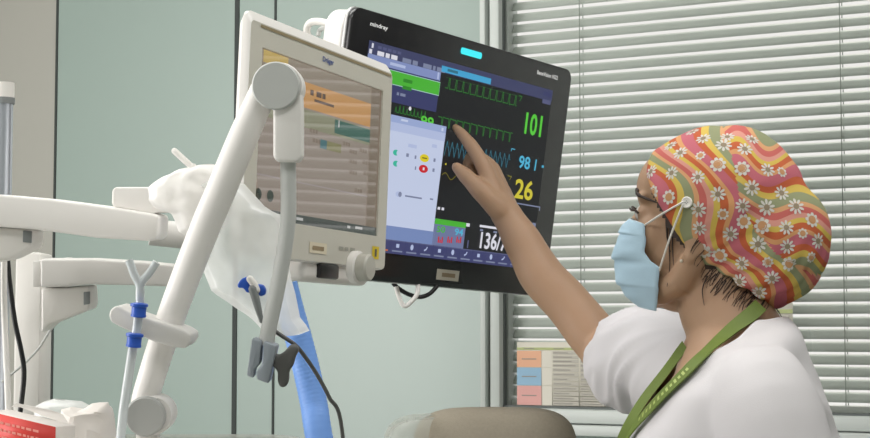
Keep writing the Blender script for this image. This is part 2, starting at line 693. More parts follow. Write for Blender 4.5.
for px in (583, 846, 1130, 1420):
    s = SX(px, 0)
    lc = MB()
    lc.tube([WL(s, 0.0085, zb_l - 0.006), WL(s, 0.0085, wz1 - 0.05)], 0.0009, 6)
    lc.tube([WL(s, -0.0085, zb_l - 0.006), WL(s, -0.0085, wz1 - 0.05)], 0.0009, 6)
    lc.build('ladder_cord', M['cord'], blind)
ec = MB()
zz = zb_l
pp = []
k = 0
while zz < wz1 - 0.06:
    pp.append(WL(bs0 + 0.003 + 0.0035 * (k % 2), 0.010, zz))
    zz += PITCH / 2
    k += 1
ec.tube(pp, 0.0016, 6)
ec.build('ladder_cord', M['cord'], blind)

# printed sheets taped on the inside of the glass
pm = [M['paper'], mat('orange_cell', (222, 172, 142), .85), mat('blue_cell', (146, 180, 204), .85), mat('pink_cell', (216, 164, 158), .85),
      mat('green_band', (176, 184, 132), .85), mat('print_grey', (150, 146, 138), .9), mat('cell_light', (214, 210, 198), .85), mat('print_pale', (184, 180, 170), .9)]


def sheet(name, p0, p1, label, small):
    mb = MB()
    DZ = 0.0295
    (s0, z1), (s1, z0) = on_wall(p0[0], p0[1], DZ), on_wall(p1[0], p1[1], DZ)
    pn = Panel(WL(s0, DZ, z1), U_W, V((0, 0, 1)), N_W)
    w, h = s1 - s0, z1 - z0
    mb.prism([pn.at(0, 0), pn.at(w, 0), pn.at(w, -h), pn.at(0, -h)], N_W * -0.0004)
    e = 0.0005
    R = lambda x0, y0, x1, y1, mi, d=e: pn.rect(mb, x0 * w, -y1 * h, x1 * w, -y0 * h, d, mi)
    hd = 0.085
    R(0.0, hd, 1.0, hd + .04, 4)
    for x in (.08, .42, .62, .8):
        R(x, hd + .012, x + .12, hd + .024, 5, 2 * e)
    rows = ((hd + .05, .40, 1), (.40, .69, 2), (.69, 1.0, 3))
    cw = small
    for y0, y1, mi in rows:
        R(0.0, y0 + .004, cw, y1 - .004, mi)
        R(cw * .2, (y0 + y1) / 2 - .008, cw * .8, (y0 + y1) / 2 + .008, 5, 2 * e)
        R(cw + .01, y0 + .004, cw + .12, y1 - .004, 6)
        for c0, c1 in ((cw + .13, cw + .42), (cw + .44, .98)):
            n = 4
            for k in range(n):
                ya = y0 + (y1 - y0) * (k + .12) / n
                yb = y0 + (y1 - y0) * (k + .88) / n
                R(c0, ya, c1, yb, 7)
                R(c0 + .01, (ya + yb) / 2 - .006, c0 + (c1 - c0) * random.uniform(.5, .95), (ya + yb) / 2 + .006, 5, 2 * e)
    return tag(mb.build(name, pm, sharp=0), label, 'notice')


sheet('notice_sheet', (517, 342), (606, 407), 'printed chart with orange, blue and pink cells on the window above the chair', .28)
sheet('notice_sheet', (637, 302), (794, 402), 'pale printed sheet on the window behind the nurse in the floral cap', .28)

# ================================================================== PATIENT MONITOR
MON = Panel((0.03425, 2.45286, 1.59744), (0.59749, 0.80118, -0.03322), (0.12321, -0.05079, 0.99108), (0.79235, -0.59626, -0.12906))
MW, MH = 0.56, 0.3707
mon = thing('patient_monitor', 'large black patient monitor with coloured waveforms that the nurse points at', 'monitor', MON.at(0, -MH / 2, -0.04))
b = MB()
b.prism([MON.at(x, y, 0) for x, y in rrect(-MW / 2, -MH / 2, MW / 2, MH / 2, 0.017, 6)], MON.n * -0.008, 0.0015)
b.build('bezel', M['blackglass'], mon)
b = MB()
b.prism([MON.at(x, y, -0.0082) for x, y in rrect(-MW / 2 - .0012, -MH / 2 - .0015, MW / 2 + .0012, MH / 2 + .0015, 0.018, 6)], MON.n * -0.006, 0.0015)
b.build('edge_trim', M['silver'], mon)
b = MB()
b.prism([MON.at(x, y, -0.0144) for x, y in rrect(-MW / 2 - .001, -MH / 2 + .002, MW / 2 - .002, MH / 2 - .001, 0.03, 8)], MON.n * -0.034, 0.009, 0, 3)
b.prism([MON.at(x, y, -0.048) for x, y in rrect(-.17, -.12, .17, .12, 0.03, 6)], MON.n * -0.02, 0.006)
b.build('back_shell', M['white'], mon)
# screen with its interface
G = lambda n, c, e=0.8: glow('screen_' + n, c, e, 0.3)
sm = [G('black', (34, 35, 37)), G('bar', (66, 70, 104)), G('strip', (134, 148, 196)), G('green', (78, 182, 58)), G('popup', (200, 210, 236)),
      G('popup_head', (158, 174, 216)), G('lower', (122, 142, 190)), G('tile', (112, 122, 160)), G('toolbar', (66, 69, 112)), G('cyan_tab', (72, 168, 214)),
      G('wave_green', (52, 130, 52)), G('num_green', (92, 206, 66)), G('cyan', (84, 182, 216)), G('wave_cyan', (54, 116, 136)), G('yellow', (212, 200, 62)),
      G('white', (226, 226, 236)), G('navy', (60, 64, 106)), G('grey_text', (128, 136, 164)), G('teal', (60, 186, 158)), G('red', (206, 44, 52)),
      G('yellow_tag', (226, 206, 40)), G('orange', (222, 122, 60)), G('strip2', (182, 194, 228)), G('dim', (90, 94, 130)), G('green_text', (52, 140, 44)), G('light_edge', (170, 206, 200)),
      G('resp', (130, 122, 40))]
(BK, BAR, STRIP, GRN, POP, POPH, LOW, TILE, TOOL, TAB, WG, NG, CY, WC, YE, WH, NAVY, GT, TEAL, RED, YT, ORG, ST2, DIM, GTX, LE, RSP) = range(27)
s = MB()
x0, y1 = MON.loc(369, 40)
x1, y0 = MON.loc(531, 269)
x1 = MON.loc(552.5, 91)[0]
y0 = MON.loc(470, 262.5)[1]
e = 0.0004
MON.rect(s, x0, y0, x1, y1, e, BK)
xs_ = MON.loc(440, 75)[0]           # right border of the left column
yb1 = MON.loc(440, 72)[1]
MON.rect(s, x0, yb1, x1, y1, 2 * e, BAR)
MON.rect(s, x0 + .006, y1 - .0095, x0 + .010, y1 - .003, 3 * e, WH)
for i in range(5):
    xx = x0 + 0.02 + i * 0.011
    MON.rect(s, xx, y1 - 0.0085, xx + 0.008, y1 - 0.0045, 3 * e, DIM)
# two groups of illegible header print
xx = x0 + 0.002
for i, w_ in enumerate((.006, .005, .015, .009, .014, .005, .02, .012, .006, .02, .006, .02)):
    if i not in (1, 5, 8):
        MON.rect(s, xx, y1 - 0.0178, xx + w_, y1 - 0.0115, 3 * e, WH if i < 5 else GT)
    xx += w_ + 0.0035
for k in range(2):
    MON.rect(s, x1 - 0.027, y1 - 0.012 - k * 0.012, x1 - 0.003, y1 - 0.005 - k * 0.012, 3 * e, DIM if k else NAVY)
# left column
yc = [MON.loc(439, v)[1] for v in (72, 80.6, 82.7, 95.5, 113)]
MON.rect(s, x0, yc[1], xs_, yc[0], 3 * e, STRIP)
MON.rect(s, x0 + .05, (yc[0] + yc[1]) / 2 - .002, x0 + .085, (yc[0] + yc[1]) / 2 + .002, 4 * e, ST2)
MON.rect(s, xs_ - .008, (yc[0] + yc[1]) / 2 - .005, xs_ - .004, (yc[0] + yc[1]) / 2 + .005, 4 * e, ST2)
MON.rect(s, x0, yc[4], xs_, yc[1], 3 * e, NAVY)
MON.rect(s, x0 + .002, yc[3] - .001, xs_ + .001, yc[2] + .001, 4 * e, LE)
MON.rect(s, x0 + .003, yc[3], xs_, yc[2], 5 * e, GRN)
for k in range(2):
    MON.rect(s, x0 + .083, yc[2] - .012 - k * .01, x0 + .104, yc[2] - .007 - k * .01, 6 * e, GTX)
MON.rect(s, x0 + .072, yc[3] - .014, x0 + .077, yc[3] - .010, 6 * e, GT)
MON.rect(s, x0 + .080, yc[3] - .014, x0 + .092, yc[3] - .010, 6 * e, GT)
# second wave strip of the left column
ax_, ay_ = MON.loc(394, 112)
pts = []
for i in range(9):
    pts += [(ax_ + i * .0085, ay_), (ax_ + i * .0085 + .0015, ay_ + (.011 if i % 3 else .008)), (ax_ + i * .0085 + .003, ay_ + .0005)]
MON.line(s, pts, .0011, 4 * e, WG)
px_, py_ = MON.loc(409, 108.5)
MON.disc(s, px_, py_, .003, .003, 5 * e, WH)
MON.ptext(s, '99', (420.5, 115), (432, 128.5), 4 * e, NG)
# popup sheet
qx0, qx1 = x0 - 0.002, MON.loc(445, 127)[0]
qy1, qy0 = MON.loc(445, 126.5)[1], MON.loc(432.6, 231.5)[1]
MON.rect(s, qx0, qy0, qx1, qy1, 6 * e, POP)
MON.rect(s, qx0, qy1 - .010, qx1, qy1, 7 * e, POPH)
MON.rect(s, qx0, qy1 - .022, qx1, qy1 - .010, 7 * e, ST2)
MON.rect(s, qx0 + .09, qy1 - .006, qx0 + .106, qy1 - .003, 8 * e, POP)
MON.rect(s, qx1 - .012, qy1 - .008, qx1 - .007, qy1 - .003, 8 * e, POP)
for py in (152.5, 163.5):
    cx, cy = MON.loc(394.5, py)
    MON.disc(s, cx, cy, .007, .0042, 7 * e, TEAL)
    MON.disc(s, cx + .005, cy, .0042, .004, 8 * e, POP)
for (px, py, mi, w_) in ((406, 155, GT, .006), (414, 157, GT, .004), (414, 168, GT, .003), (433, 160, GT, .005), (432, 170, GT, .005), (433, 146, ST2, .012), (411, 146, ST2, .02)):
    cx, cy = MON.loc(px, py)
    MON.rect(s, cx - w_ / 2, cy - .0025, cx + w_ / 2, cy + .0025, 7 * e, mi)
cx, cy = MON.loc(422.7, 158)
MON.disc(s, cx, cy, .011, .0058, 8 * e, YT)
MON.rect(s, cx - .006, cy - .001, cx + .006, cy + .001, 9 * e, RSP)
cx, cy = MON.loc(421.7, 168.7)
MON.disc(s, cx, cy, .011, .0058, 8 * e, RED)
MON.rect(s, cx - .002, cy - .002, cx + .002, cy + .002, 9 * e, WH)
cx, cy = MON.loc(397, 194)
MON.disc(s, cx, cy, .007, .004, 7 * e, ST2)
MON.disc(s, cx + .003, cy, .004, .0038, 8 * e, GT)
cx, cy = MON.loc(412, 197)
MON.rect(s, cx - .02, cy - .0012, cx + .02, cy + .0012, 7 * e, GT)
cx, cy = MON.loc(430, 199)
MON.rect(s, cx - .004, cy - .0012, cx + .004, cy + .0012, 7 * e, GT)
# area under the popup, tile, toolbar
ty1 = MON.loc(470, 249.5)[1]
lx1 = MON.loc(433, 240)[0]
MON.rect(s, x0, ty1, lx1, qy0, 5 * e, LOW)
tx0, tx1 = MON.loc(433.5, 222)[0], MON.loc(464, 232)[0]
gy1, gy0 = MON.loc(450, 220.5)[1], MON.loc(450, 226)[1]
MON.rect(s, tx0, ty1, tx1, gy1, 5 * e, TILE)
MON.rect(s, tx0, gy0, tx1, gy1, 6 * e, GRN)
MON.ptext(s, '50', (436, 225.5), (443.5, 233), 6 * e, GRN)
MON.ptext(s, '94', (454, 228), (461.5, 236), 6 * e, CY)
for px in (439, 448.5, 457.5):
    cx, cy = MON.loc(px, 240)
    for k in range(3):
        MON.rect(s, cx - .006 + k * .0045, cy - .004, cx - .003 + k * .0045, cy + (.005 if k != 1 else .001), 6 * e, RED)
MON.rect(s, x0, y0, x1, ty1, 5 * e, TOOL)
n = 14
for i in range(n):
    cx = x0 + (x1 - x0) * (i + .5) / n
    cw = (x1 - x0) / n
    MON.rect(s, cx - cw / 2, y0, cx - cw / 2 + .0012, ty1, 6 * e, NAVY)
    MON.rect(s, cx - cw / 2 + .0012, ty1 - .0016, cx + cw / 2, ty1, 6 * e, DIM)
    ic = ORG if i == 2 else ST2
    hgt = ty1 - y0
    if i % 3 == 0:
        MON.rect(s, cx - .0035, y0 + hgt * .48, cx + .0035, y0 + hgt * .75, 6 * e, ic)
    elif i % 3 == 1:
        MON.disc(s, cx, y0 + hgt * .62, .0036, .0042, 6 * e, ic)
    else:
        MON.line(s, [(cx - .004, y0 + hgt * .5), (cx + .001, y0 + hgt * .6), (cx + .003, y0 + hgt * .78)], .0022, 6 * e, ic)
    MON.rect(s, cx - cw * .36, y0 + hgt * .16, cx + cw * .36, y0 + hgt * .27, 6 * e, ORG if i == 2 else GT)
# right column: tab, waves, numbers
tb_y1, tb_y0 = MON.loc(470, 73.2)[1], MON.loc(470, 79.2)[1]
MON.rect(s, xs_, tb_y0, MON.loc(490, 82)[0], tb_y1, 4 * e, TAB)
MON.rect(s, xs_ + .014, (tb_y0 + tb_y1) / 2 - .002, xs_ + .04, (tb_y0 + tb_y1) / 2 + .002, 5 * e, WC)
ax_, ay_ = MON.loc(444, 87.5)
bx_, _ = MON.loc(517, 105)
pts = []
n = 11
st = (bx_ - ax_) / n
hh = MON.loc(444, 77)[1] - ay_
for i in range(n):
    xx = ax_ + i * st
    yj = ay_
    pts += [(xx, yj), (xx + st * .42, yj), (xx + st * .5, yj + hh), (xx + st * .62, yj + hh * .96), (xx + st * .66, yj - .001), (xx + st * .8, yj)]
MON.line(s, pts, .0011, 4 * e, WG)
MON.rect(s, ax_, ay_ + hh * 1.0, bx_, ay_ + hh * 1.02, 4 * e, WG)
ax_, ay_ = MON.loc(437.5, 116.5)
bx_, _ = MON.loc(512, 133)
st = (bx_ - ax_) / n
ay2 = ay_
pts = []
for i in range(n):
    xx = ax_ + i * st
    pts += [(xx, ay2), (xx + st * .5, ay2), (xx + st * .56, ay2 - .014), (xx + st * .64, ay2 - .013), (xx + st * .68, ay2 + .001), (xx + st, ay2)]
MON.line(s, pts, .0011, 4 * e, WG)
ax_, ay_ = MON.loc(444, 148)
bx_, _ = MON.loc(511, 158)
n = 14
st = (bx_ - ax_) / n
pts = []
for i in range(n):
    xx = ax_ + i * st
    pts += [(xx, ay_ - .011), (xx + st * .35, ay_ + .011), (xx + st * .6, ay_ + .002), (xx + st * .7, ay_ + .003)]
MON.line(s, pts, .0013, 4 * e, WC)
ax_, ay_ = MON.loc(441, 175)
MON.line(s, [(ax_ + .004 * i, ay_ + .0045 * math.sin(i * .8)) for i in range(42)], .001, 4 * e, RSP)
cx, cy = MON.loc(445, 164)
MON.disc(s, cx, cy, .0016, .0016, 4 * e, YE)
MON.stext(s, '101', (524.5, 123), (541, 126.5), 22, 4 * e, NG)
MON.ptext(s, '98', (519, 155), (528.5, 170), 4 * e, CY)
cx, cy = MON.loc(534.5, 165)
MON.line(s, [(cx, cy - .009), (cx + .001, cy + .009)], .0035, 4 * e, CY)
cx, cy = MON.loc(542, 166.5)
MON.rect(s, cx - .003, cy - .002, cx + .003, cy + .002, 4 * e, CY)
cx, cy = MON.loc(512.5, 149)
MON.line(s, [(cx - .005, cy - .004), (cx - .005, cy), (cx + .005, cy)], .0014, 4 * e, CY)
MON.ptext(s, '26', (515.5, 178), (531, 201), 4 * e, YE)
cx, cy = MON.loc(508.5, 176)
MON.line(s, [(cx - .005, cy), (cx + .006, cy), (cx + .002, cy - .006)], .0014, 4 * e, RSP)
lx0, ly = MON.loc(518, 203.5)
MON.rect(s, lx0 - .012, ly - .001, MON.loc(539.5, 206)[0], ly + .001, 4 * e, GT)
MON.rect(s, MON.loc(539.5, 206)[0] - .002, ly - .006, MON.loc(539.5, 206)[0], ly, 4 * e, GT)
MON.stext(s, '136/75', (479.5, 240.5), (511.5, 243.5), 17, 4 * e, WH)
cx, cy = MON.loc(482, 226)
MON.rect(s, cx - .008, cy - .002, cx + .045, cy + .0015, 4 * e, WH)
MON.rect(s, cx - .006, cy - .008, cx + .002, cy - .005, 4 * e, GT)
MON.rect(s, cx + .03, cy - .008, cx + .04, cy - .005, 4 * e, GT)
cx, cy = MON.loc(467, 224.5)
MON.rect(s, cx - .004, cy - .003, cx + .005, cy + .002, 4 * e, WH)
cx, cy = MON.loc(467, 244)
MON.rect(s, cx - .0015, cy - .006, cx + .0015, cy + .006, 4 * e, DIM)
cx, cy = MON.loc(533, 224)
MON.rect(s, cx - .004, cy - .004, cx + .006, cy + .002, 4 * e, GT)
cx, cy = MON.loc(440, 208.5)
for k in (-1, 1):
    MON.rect(s, cx + k * .005 - .003, cy - .002, cx + k * .005 + .003, cy + .002, 4 * e, WH)
cx, cy = MON.loc(519.5, 96)
MON.line(s, [(cx - .004, cy), (cx + .005, cy), (cx, cy - .008)], .0013, 4 * e, WG)
s.build('screen', sm, mon, sharp=0)
b = MB()
MON.stext(b, 'mindray', (370, 24), (387.5, 29), 5.6, 0.0006, 0)
b.build('lettering', glow('white_print', (240, 240, 240), .25, base=(235, 235, 235)), mon, sharp=0)
b = MB()
MON.stext(b, 'BeneVision N22', (537, 72), (557.5, 78), 4.2, 0.0006, 0)
b.build('lettering', glow('white_print_small', (240, 240, 240), .25, base=(235, 235, 235)), mon, sharp=0)
b = MB()
lx0, ly1 = MON.loc(461, 48.5)
lx1, ly0 = MON.loc(481, 58)
lyc = MON.loc(471, 53.2)[1]
b.prism([MON.at(x, y, 0.0012) for x, y in rrect(lx0, lyc - .0048, lx1, lyc + .0048, .0035)], MON.n * -0.001)
b.build('alarm_light', glow('alarm_cyan', (70, 232, 240), 1.0), mon)
b = MB()
lx0, ly1 = MON.loc(436.5, 274)
lx1, ly0 = MON.loc(458.5, 276)
lyc = MON.loc(447.5, 275.2)[1]
b.prism([MON.at(x, y, 0.0008) for x, y in ((lx0, lyc - .008), (lx1, lyc - .008), (lx1, lyc + .008), (lx0, lyc + .008))], MON.n * -0.0007)
MON.rect(b, lx0 + .012, lyc - .003, lx1 - .010, lyc + .003, .0012, 1)
b.build('sticker', [M['paper'], mat('sticker_print', (150, 134, 108), .8)], mon, label='cream sticker')
# carrying handle on the back, left of the monitor
b = MB()
hp = [W(350, 33, 2.285), W(334, 25.5, 2.30), W(318, 21.5, 2.315), W(309, 24, 2.325), W(307, 33, 2.33), W(312, 44, 2.335)]
pts = spline(hp, 6)
b.tube(pts, 0.0052, 12, round_caps=True)
b.tube(spline([W(350, 35, 2.30), W(338, 31, 2.31), W(326, 28, 2.32), W(320, 30, 2.33), W(318, 36, 2.33)], 6), 0.0034, 10, 1)
b.build('handle', [M['white2'], M['grey']], mon)
b = MB()
b.box(MON.at(0, 0, -0.095), (0.1, 0.1, 0.06), (MON.ex, MON.ey, MON.n), 0.004)
c0 = MON.at(0, 0, -0.115)
vr_ = (c0 - CAM).normalized()
wallpt = c0 + vr_ * (((c0 - O_W).dot(N_W) - 0.012) / -vr_.dot(N_W))
b.tube([c0, wallpt], 0.02, 16)
b.box(wallpt, (0.12, 0.02, 0.16), axw, 0.004)
b.build('mount_arm', M['offwhite'], mon)

# looped leads below the monitor
c1 = MB()
c1.tube(spline([W(396, 286.5, 2.40), W(399, 297, 2.40), W(404, 306, 2.40), W(411, 302, 2.40), W(417, 294, 2.40), W(418, 284, 2.42)], 6), 0.0034, 10)
tag(c1.build('cable', M['white'], base=W(405, 307, 2.40)), 'white cable loop hanging below the black monitor', 'cable')
c1 = MB()
c1.tube(spline([W(393, 283, 2.43), W(398, 288, 2.43), W(408, 294, 2.43), W(420, 297, 2.43), W(430, 293.5, 2.44), W(437, 286, 2.45)], 6), 0.0033, 10)
tag(c1.build('cable', M['black'], base=W(415, 298, 2.43)), 'thin black cable dipping under the bottom edge of the monitor', 'cable')

# ================================================================== VENTILATOR DISPLAY
VEN = Panel((-0.12265, 1.81093, 1.54264), (0.37045, 0.9288, -0.00997), (0.03905, -0.00485, 0.99923), (0.92803, -0.37055, -0.03807))
VW, VH = 0.36, 0.2358
ven = thing('ventilator_display', 'ivory ventilator touchscreen with a dim tan display in front of the monitor', 'display', VEN.at(0, -VH / 2, -0.03))
b = MB()
fr_o = rrect(-VW / 2, -VH / 2, VW / 2, VH / 2, 0.006, 4)
sx0, sy1 = VEN.loc(262.5, 47)
sx1, sy0 = VEN.loc(377, 236)
sx1 = (sx1 + VEN.loc(383.5, 91)[0]) / 2
sy0 = VEN.loc(376, 236)[1]
sy1 = (sy1 + VEN.loc(383.5, 91)[1]) / 2
# front frame as four bars round the recessed screen
n = len(fr_o)
inner = [(max(sx0, min(sx1, x * 10)), max(sy0, min(sy1, y * 10))) for x, y in fr_o]
vs = [VEN.at(x, y, 0) for x, y in fr_o] + [VEN.at(x, y, 0) for x, y in inner] + [VEN.at(x, y, -0.003) for x, y in inner]
fs = []
for i in range(n):
    j = (i + 1) % n
    fs.append((i, j, n + j, n + i))
    fs.append((n + i, n + j, 2 * n + j, 2 * n + i))
b.add(vs, fs)
b.build('bezel', mat('warm_grey_bezel', (206, 203, 191), .45, vary=.015), ven, sharp=35)
# chamfered rim and shell
b = MB()
o1 = rrect(-VW / 2, -VH / 2, VW / 2, VH / 2, 0.006, 4)
o2 = rrect(-VW / 2 - .0005, -VH / 2 - .001, VW / 2 + .001, VH / 2 + .0035, 0.007, 4)
o3 = rrect(-VW / 2 - .0005, -VH / 2 - .002, VW / 2 + .002, VH / 2 + .0105, 0.010, 4)
o4 = rrect(-VW / 2 + .004, -VH / 2 + .004, VW / 2 - .002, VH / 2 + .004, 0.010, 4)
lay = [(o1, 0.0), (o2, -0.0015), (o3, -0.006), (o3, -0.0095), (o4, -0.015)]
vs, fs = [], []
for o_, d_ in lay:
    vs += [VEN.at(x, y, d_) for x, y in o_]
for li in range(len(lay) - 1):
    fs += [(li * n + i, (li + 1) * n + i, (li + 1) * n + (i + 1) % n, li * n + (i + 1) % n) for i in range(n)]
fs.append(tuple(reversed([(len(lay) - 1) * n + i for i in range(n)])))
b.add(vs, fs)
b.build('rim', [M['white']], ven, sharp=30)
b = MB()
b.prism([VEN.at(x, y, -0.0148) for x, y in rrect(-VW / 2 + .11, -VH / 2 + .012, VW / 2 - .012, VH / 2 - .012, 0.02, 5)], VEN.n * -0.03, 0.008)
b.build('back_shell', M['offwhite'], ven)
# brown seam line along the top edge
b = MB()
VEN.rect(b, -VW / 2 + .02, VH / 2 - .0045, VW / 2 - .004, VH / 2 - .0015, 0.0006, 0)
b.build('seam_line', mat('seam_brown', (150, 136, 104), .6), ven, sharp=0)
gv = lambda n, c, e=0.68: glow('vent_' + n, c, e, 0.03, base=(26, 24, 22), spec=0.8)
vm = [gv('back', (150, 138, 128)), gv('top', (148, 136, 122)), gv('orange', (198, 148, 92)), gv('yellow', (196, 168, 96)), gv('khaki', (140, 140, 116)), gv('teal', (58, 100, 90)),
      gv('teal2', (66, 110, 118)), gv('olive', (132, 128, 90)), gv('pale', (160, 150, 148)), gv('side', (126, 112, 98)), gv('foot', (72, 78, 76)), gv('dark', (56, 66, 60)), gv('ink', (92, 70, 60)), gv('white', (190, 190, 188))]
s = MB()
VEN.rect(s, sx0, sy0, sx1, sy1, -0.0029, 0)
vd = [-0.0027 + 0.0003 * k for k in range(7)]


def vr(p0, p1, mi, k=0):
    """rectangle from its left edge/top at pixel p0 to right/bottom at pixel p1"""
    ax, ay = VEN.loc(*p0)
    bx, by = VEN.loc(*p1)
    VEN.rect(s, min(ax, bx), min(ay, by), max(ax, bx), max(ay, by), vd[k], mi)


vr((263, 47.5), (383, 107), 1)
vr((266, 49), (290, 70), 3, 1)
xr = VEN.loc(371, 150)[0]
VEN.rect(s, xr, sy0, sx1, sy1, vd[2], 9)
oy1 = VEN.loc(302, 80)[1]
oy0 = VEN.loc(302, 106)[1]
VEN.rect(s, sx0 + .03, oy0, xr, oy1, vd[1], 2)
cx, cy = VEN.loc(321, 95)
for i, w_ in enumerate((.010, .016, .010)):
    VEN.rect(s, cx - .022 + i * .015, cy - .003, cx - .022 + i * .015 + w_ * .8, cy + .003, vd[2], 12)
cx, cy = VEN.loc(328, 104)
VEN.rect(s, cx - .03, cy - .0015, cx + .02, cy + .0015, vd[2], 12)
VEN.rect(s, sx0, VEN.loc(302, 126)[1], xr, oy0 - .002, vd[1], 4)
ty = oy0 - .003
VEN.rect(s, VEN.loc(336.5, 125)[0], VEN.loc(340, 134)[1], xr, ty, vd[2], 5)
cx, cy = VEN.loc(341, 124)
VEN.rect(s, cx - .003, cy - .004, cx, cy + .004, vd[3], 13)
VEN.rect(s, VEN.loc(322, 145)[0], VEN.loc(322, 148)[1], VEN.loc(328.5, 145)[0], VEN.loc(322, 139)[1], vd[2], 6)
VEN.rect(s, VEN.loc(328.5, 145)[0], VEN.loc(322, 148)[1], VEN.loc(343, 145)[0], VEN.loc(322, 139)[1], vd[2], 7)
for px, py in ((345, 143), (352, 151), (352, 161), (352, 172), (362, 150), (365, 162), (366, 173), (315, 140), (357, 190), (312, 130)):
    cx, cy = VEN.loc(px, py)
    for k in range(3):
        VEN.rect(s, cx + k * .007, cy - .0022, cx + k * .007 + .004, cy + .0022, vd[2], 9)
VEN.rect(s, sx0, VEN.loc(300, 183)[1], xr, VEN.loc(300, 181.5)[1], vd[2], 8)
VEN.rect(s, sx0, sy0, sx1, sy0 + VEN.loc(376, 227.5)[1] - sy0, vd[3], 10)
for px, py in ((259.8, 194), (271.8, 196), (294, 198)):
    cx, cy = VEN.loc(px, py)
    VEN.disc(s, cx, cy, .0075, .0062, vd[3], 11)
for px, py, w_ in ((301, 219, .008), (350, 227, .004), (360, 228, .01)):
    cx, cy = VEN.loc(px, py)
    VEN.rect(s, cx - w_, cy - .0015, cx + w_, cy + .0015, vd[4], 13)
s.build('screen', vm, ven, sharp=0)
b = MB()
VEN.stext(b, 'Dräger', (322.5, 59.5), (333.5, 63.5), 7, 0.0006, 0)
b.build('lettering', mat('logo_blue', (70, 92, 156), .5), ven, sharp=0)
b = MB()
x0_, y_ = VEN.loc(309, 247)
x1_, _ = VEN.loc(326.5, 247)
VEN.rect(b, x0_, y_ - .006, x1_, y_ + .006, .0006, 0)
VEN.rect(b, x0_ + .007, y_ - .0025, x1_ - .008, y_ + .002, .0009, 1)
b.build('sticker', [mat('cream_sticker', (222, 212, 188), .7), mat('sticker_ink', (150, 132, 104), .8)], ven, sharp=0, label='cream inventory sticker')
b = MB()
cx, cy = VEN.loc(346, 249)
for k, w_ in enumerate((.012, .010, .013)):
    VEN.rect(b, cx - .02 + k * .015, cy - .002, cx - .02 + k * .015 + w_, cy + .002, .0006, 0)
b.build('lettering', mat('faint_print', (168, 167, 156), .6), ven, sharp=0)
b = MB()
x0_, y_ = VEN.loc(371.8, 252)
x1_, _ = VEN.loc(378.5, 252)
VEN.rect(b, x0_, y_ - .0078, x1_, y_ + .0072, .0006, 0)
VEN.rect(b, x0_ + .007, y_ - .005, x1_ - .007, y_ + .004, .0009, 1)
b.build('warning_label', [mat('yellow_label', (222, 196, 44), .6), M['darkgrey']], ven, sharp=0, label='yellow warning label')
# bracket, black hinge and turning knob below
b = MB()
yb = -VH / 2
xk0, _ = VEN.loc(308, 262)
xk1 = VEN.loc(374, 262)[0]
b.box(VEN.at((xk0 + xk1) / 2, yb - .010, -.024), (xk1 - xk0, .024, .038), (VEN.ex, VEN.ey, VEN.n), 0.008, 0, 3)
b.build('bracket', M['white2'], ven)
b = MB()
xh = VEN.loc(332, 266)[0]
b.box(VEN.at(xh - .004, yb - .0095, -.0035), (.048, .0165, .008), (VEN.ex, VEN.ey, VEN.n), 0.003)
b.build('hinge', M['black'], ven)
b = MB()
kc = W(363, 267.5, 1.845)
kn = VEN.n
b.lathe(kc - kn * .018, kn, [(.016, .004), (.0185, .006), (.0185, .013), (.0165, .0145)], 36)
b.lathe(kc - kn * .004, kn, [(.0150, 0), (.0158, .002), (.0152, .0115), (.0132, .0135), (.004, .014)], 36, 1)
b.build('knob', [M['white2'], mat('knob_grey', (186, 184, 174), .45)], ven)
# arm that carries the display, behind it towards the supply column
b = MB()
a_ = VEN.at(-.06, -.03, -.05)
b.tube(spline([a_, a_ + V((-.08, .05, -.03)), W(205, 235, 1.98), W(150, 232, 1.98)], 6), 0.016, 14)
b.build('mount_arm', M['offwhite'], ven)

# ================================================================== SUPPLY COLUMN AND EQUIPMENT ARMS
def pp(lst, D):
    return [W(x, y, D) for x, y in lst]


col = thing('supply_column', 'white upright supply column with a silver rail at the far left', 'column', W(20, 330, 1.9) * 1.0 - V((0, 0, W(20, 330, 1.9).z)))
b = MB()
c0, c1 = W(14, 330, 1.9), W(40, 330, 1.9)
ztop = W(20, 252, 1.9).z
b.box(V(((c0.x + c1.x) / 2, c0.y + .03, ztop / 2)), (c1.x - c0.x, .06, ztop), None, 0.004)
b.build('post', M['white2'], col)
b = MB()
c0 = W(3.5, 150, 2.0)
zt, zb = W(4, 102, 2.0).z, 0.0
b.tube([V((c0.x, c0.y, zb)), V((c0.x, c0.y, zt))], 0.0105, 24)
b.build('rail', mat('silver_rail', (196, 202, 212), .28, metal=.75, vary=.01), col)
b = MB()
b.tube([V((c0.x, c0.y, zt - .002)), V((c0.x, c0.y, zt + .0055))], 0.0125, 24, 1)
b.tube([V((c0.x, c0.y, zt + .0055)), V((c0.x, c0.y, zt + .024))], 0.0118, 24, 0)
b.build('rail_cap', [M['white2'], M['midgrey']], col)
b = MB()
b.box(V((c0.x, c0.y + .01, .03)), (.3, .3, .06), None, .01)
b.build('base', M['offwhite'], col)

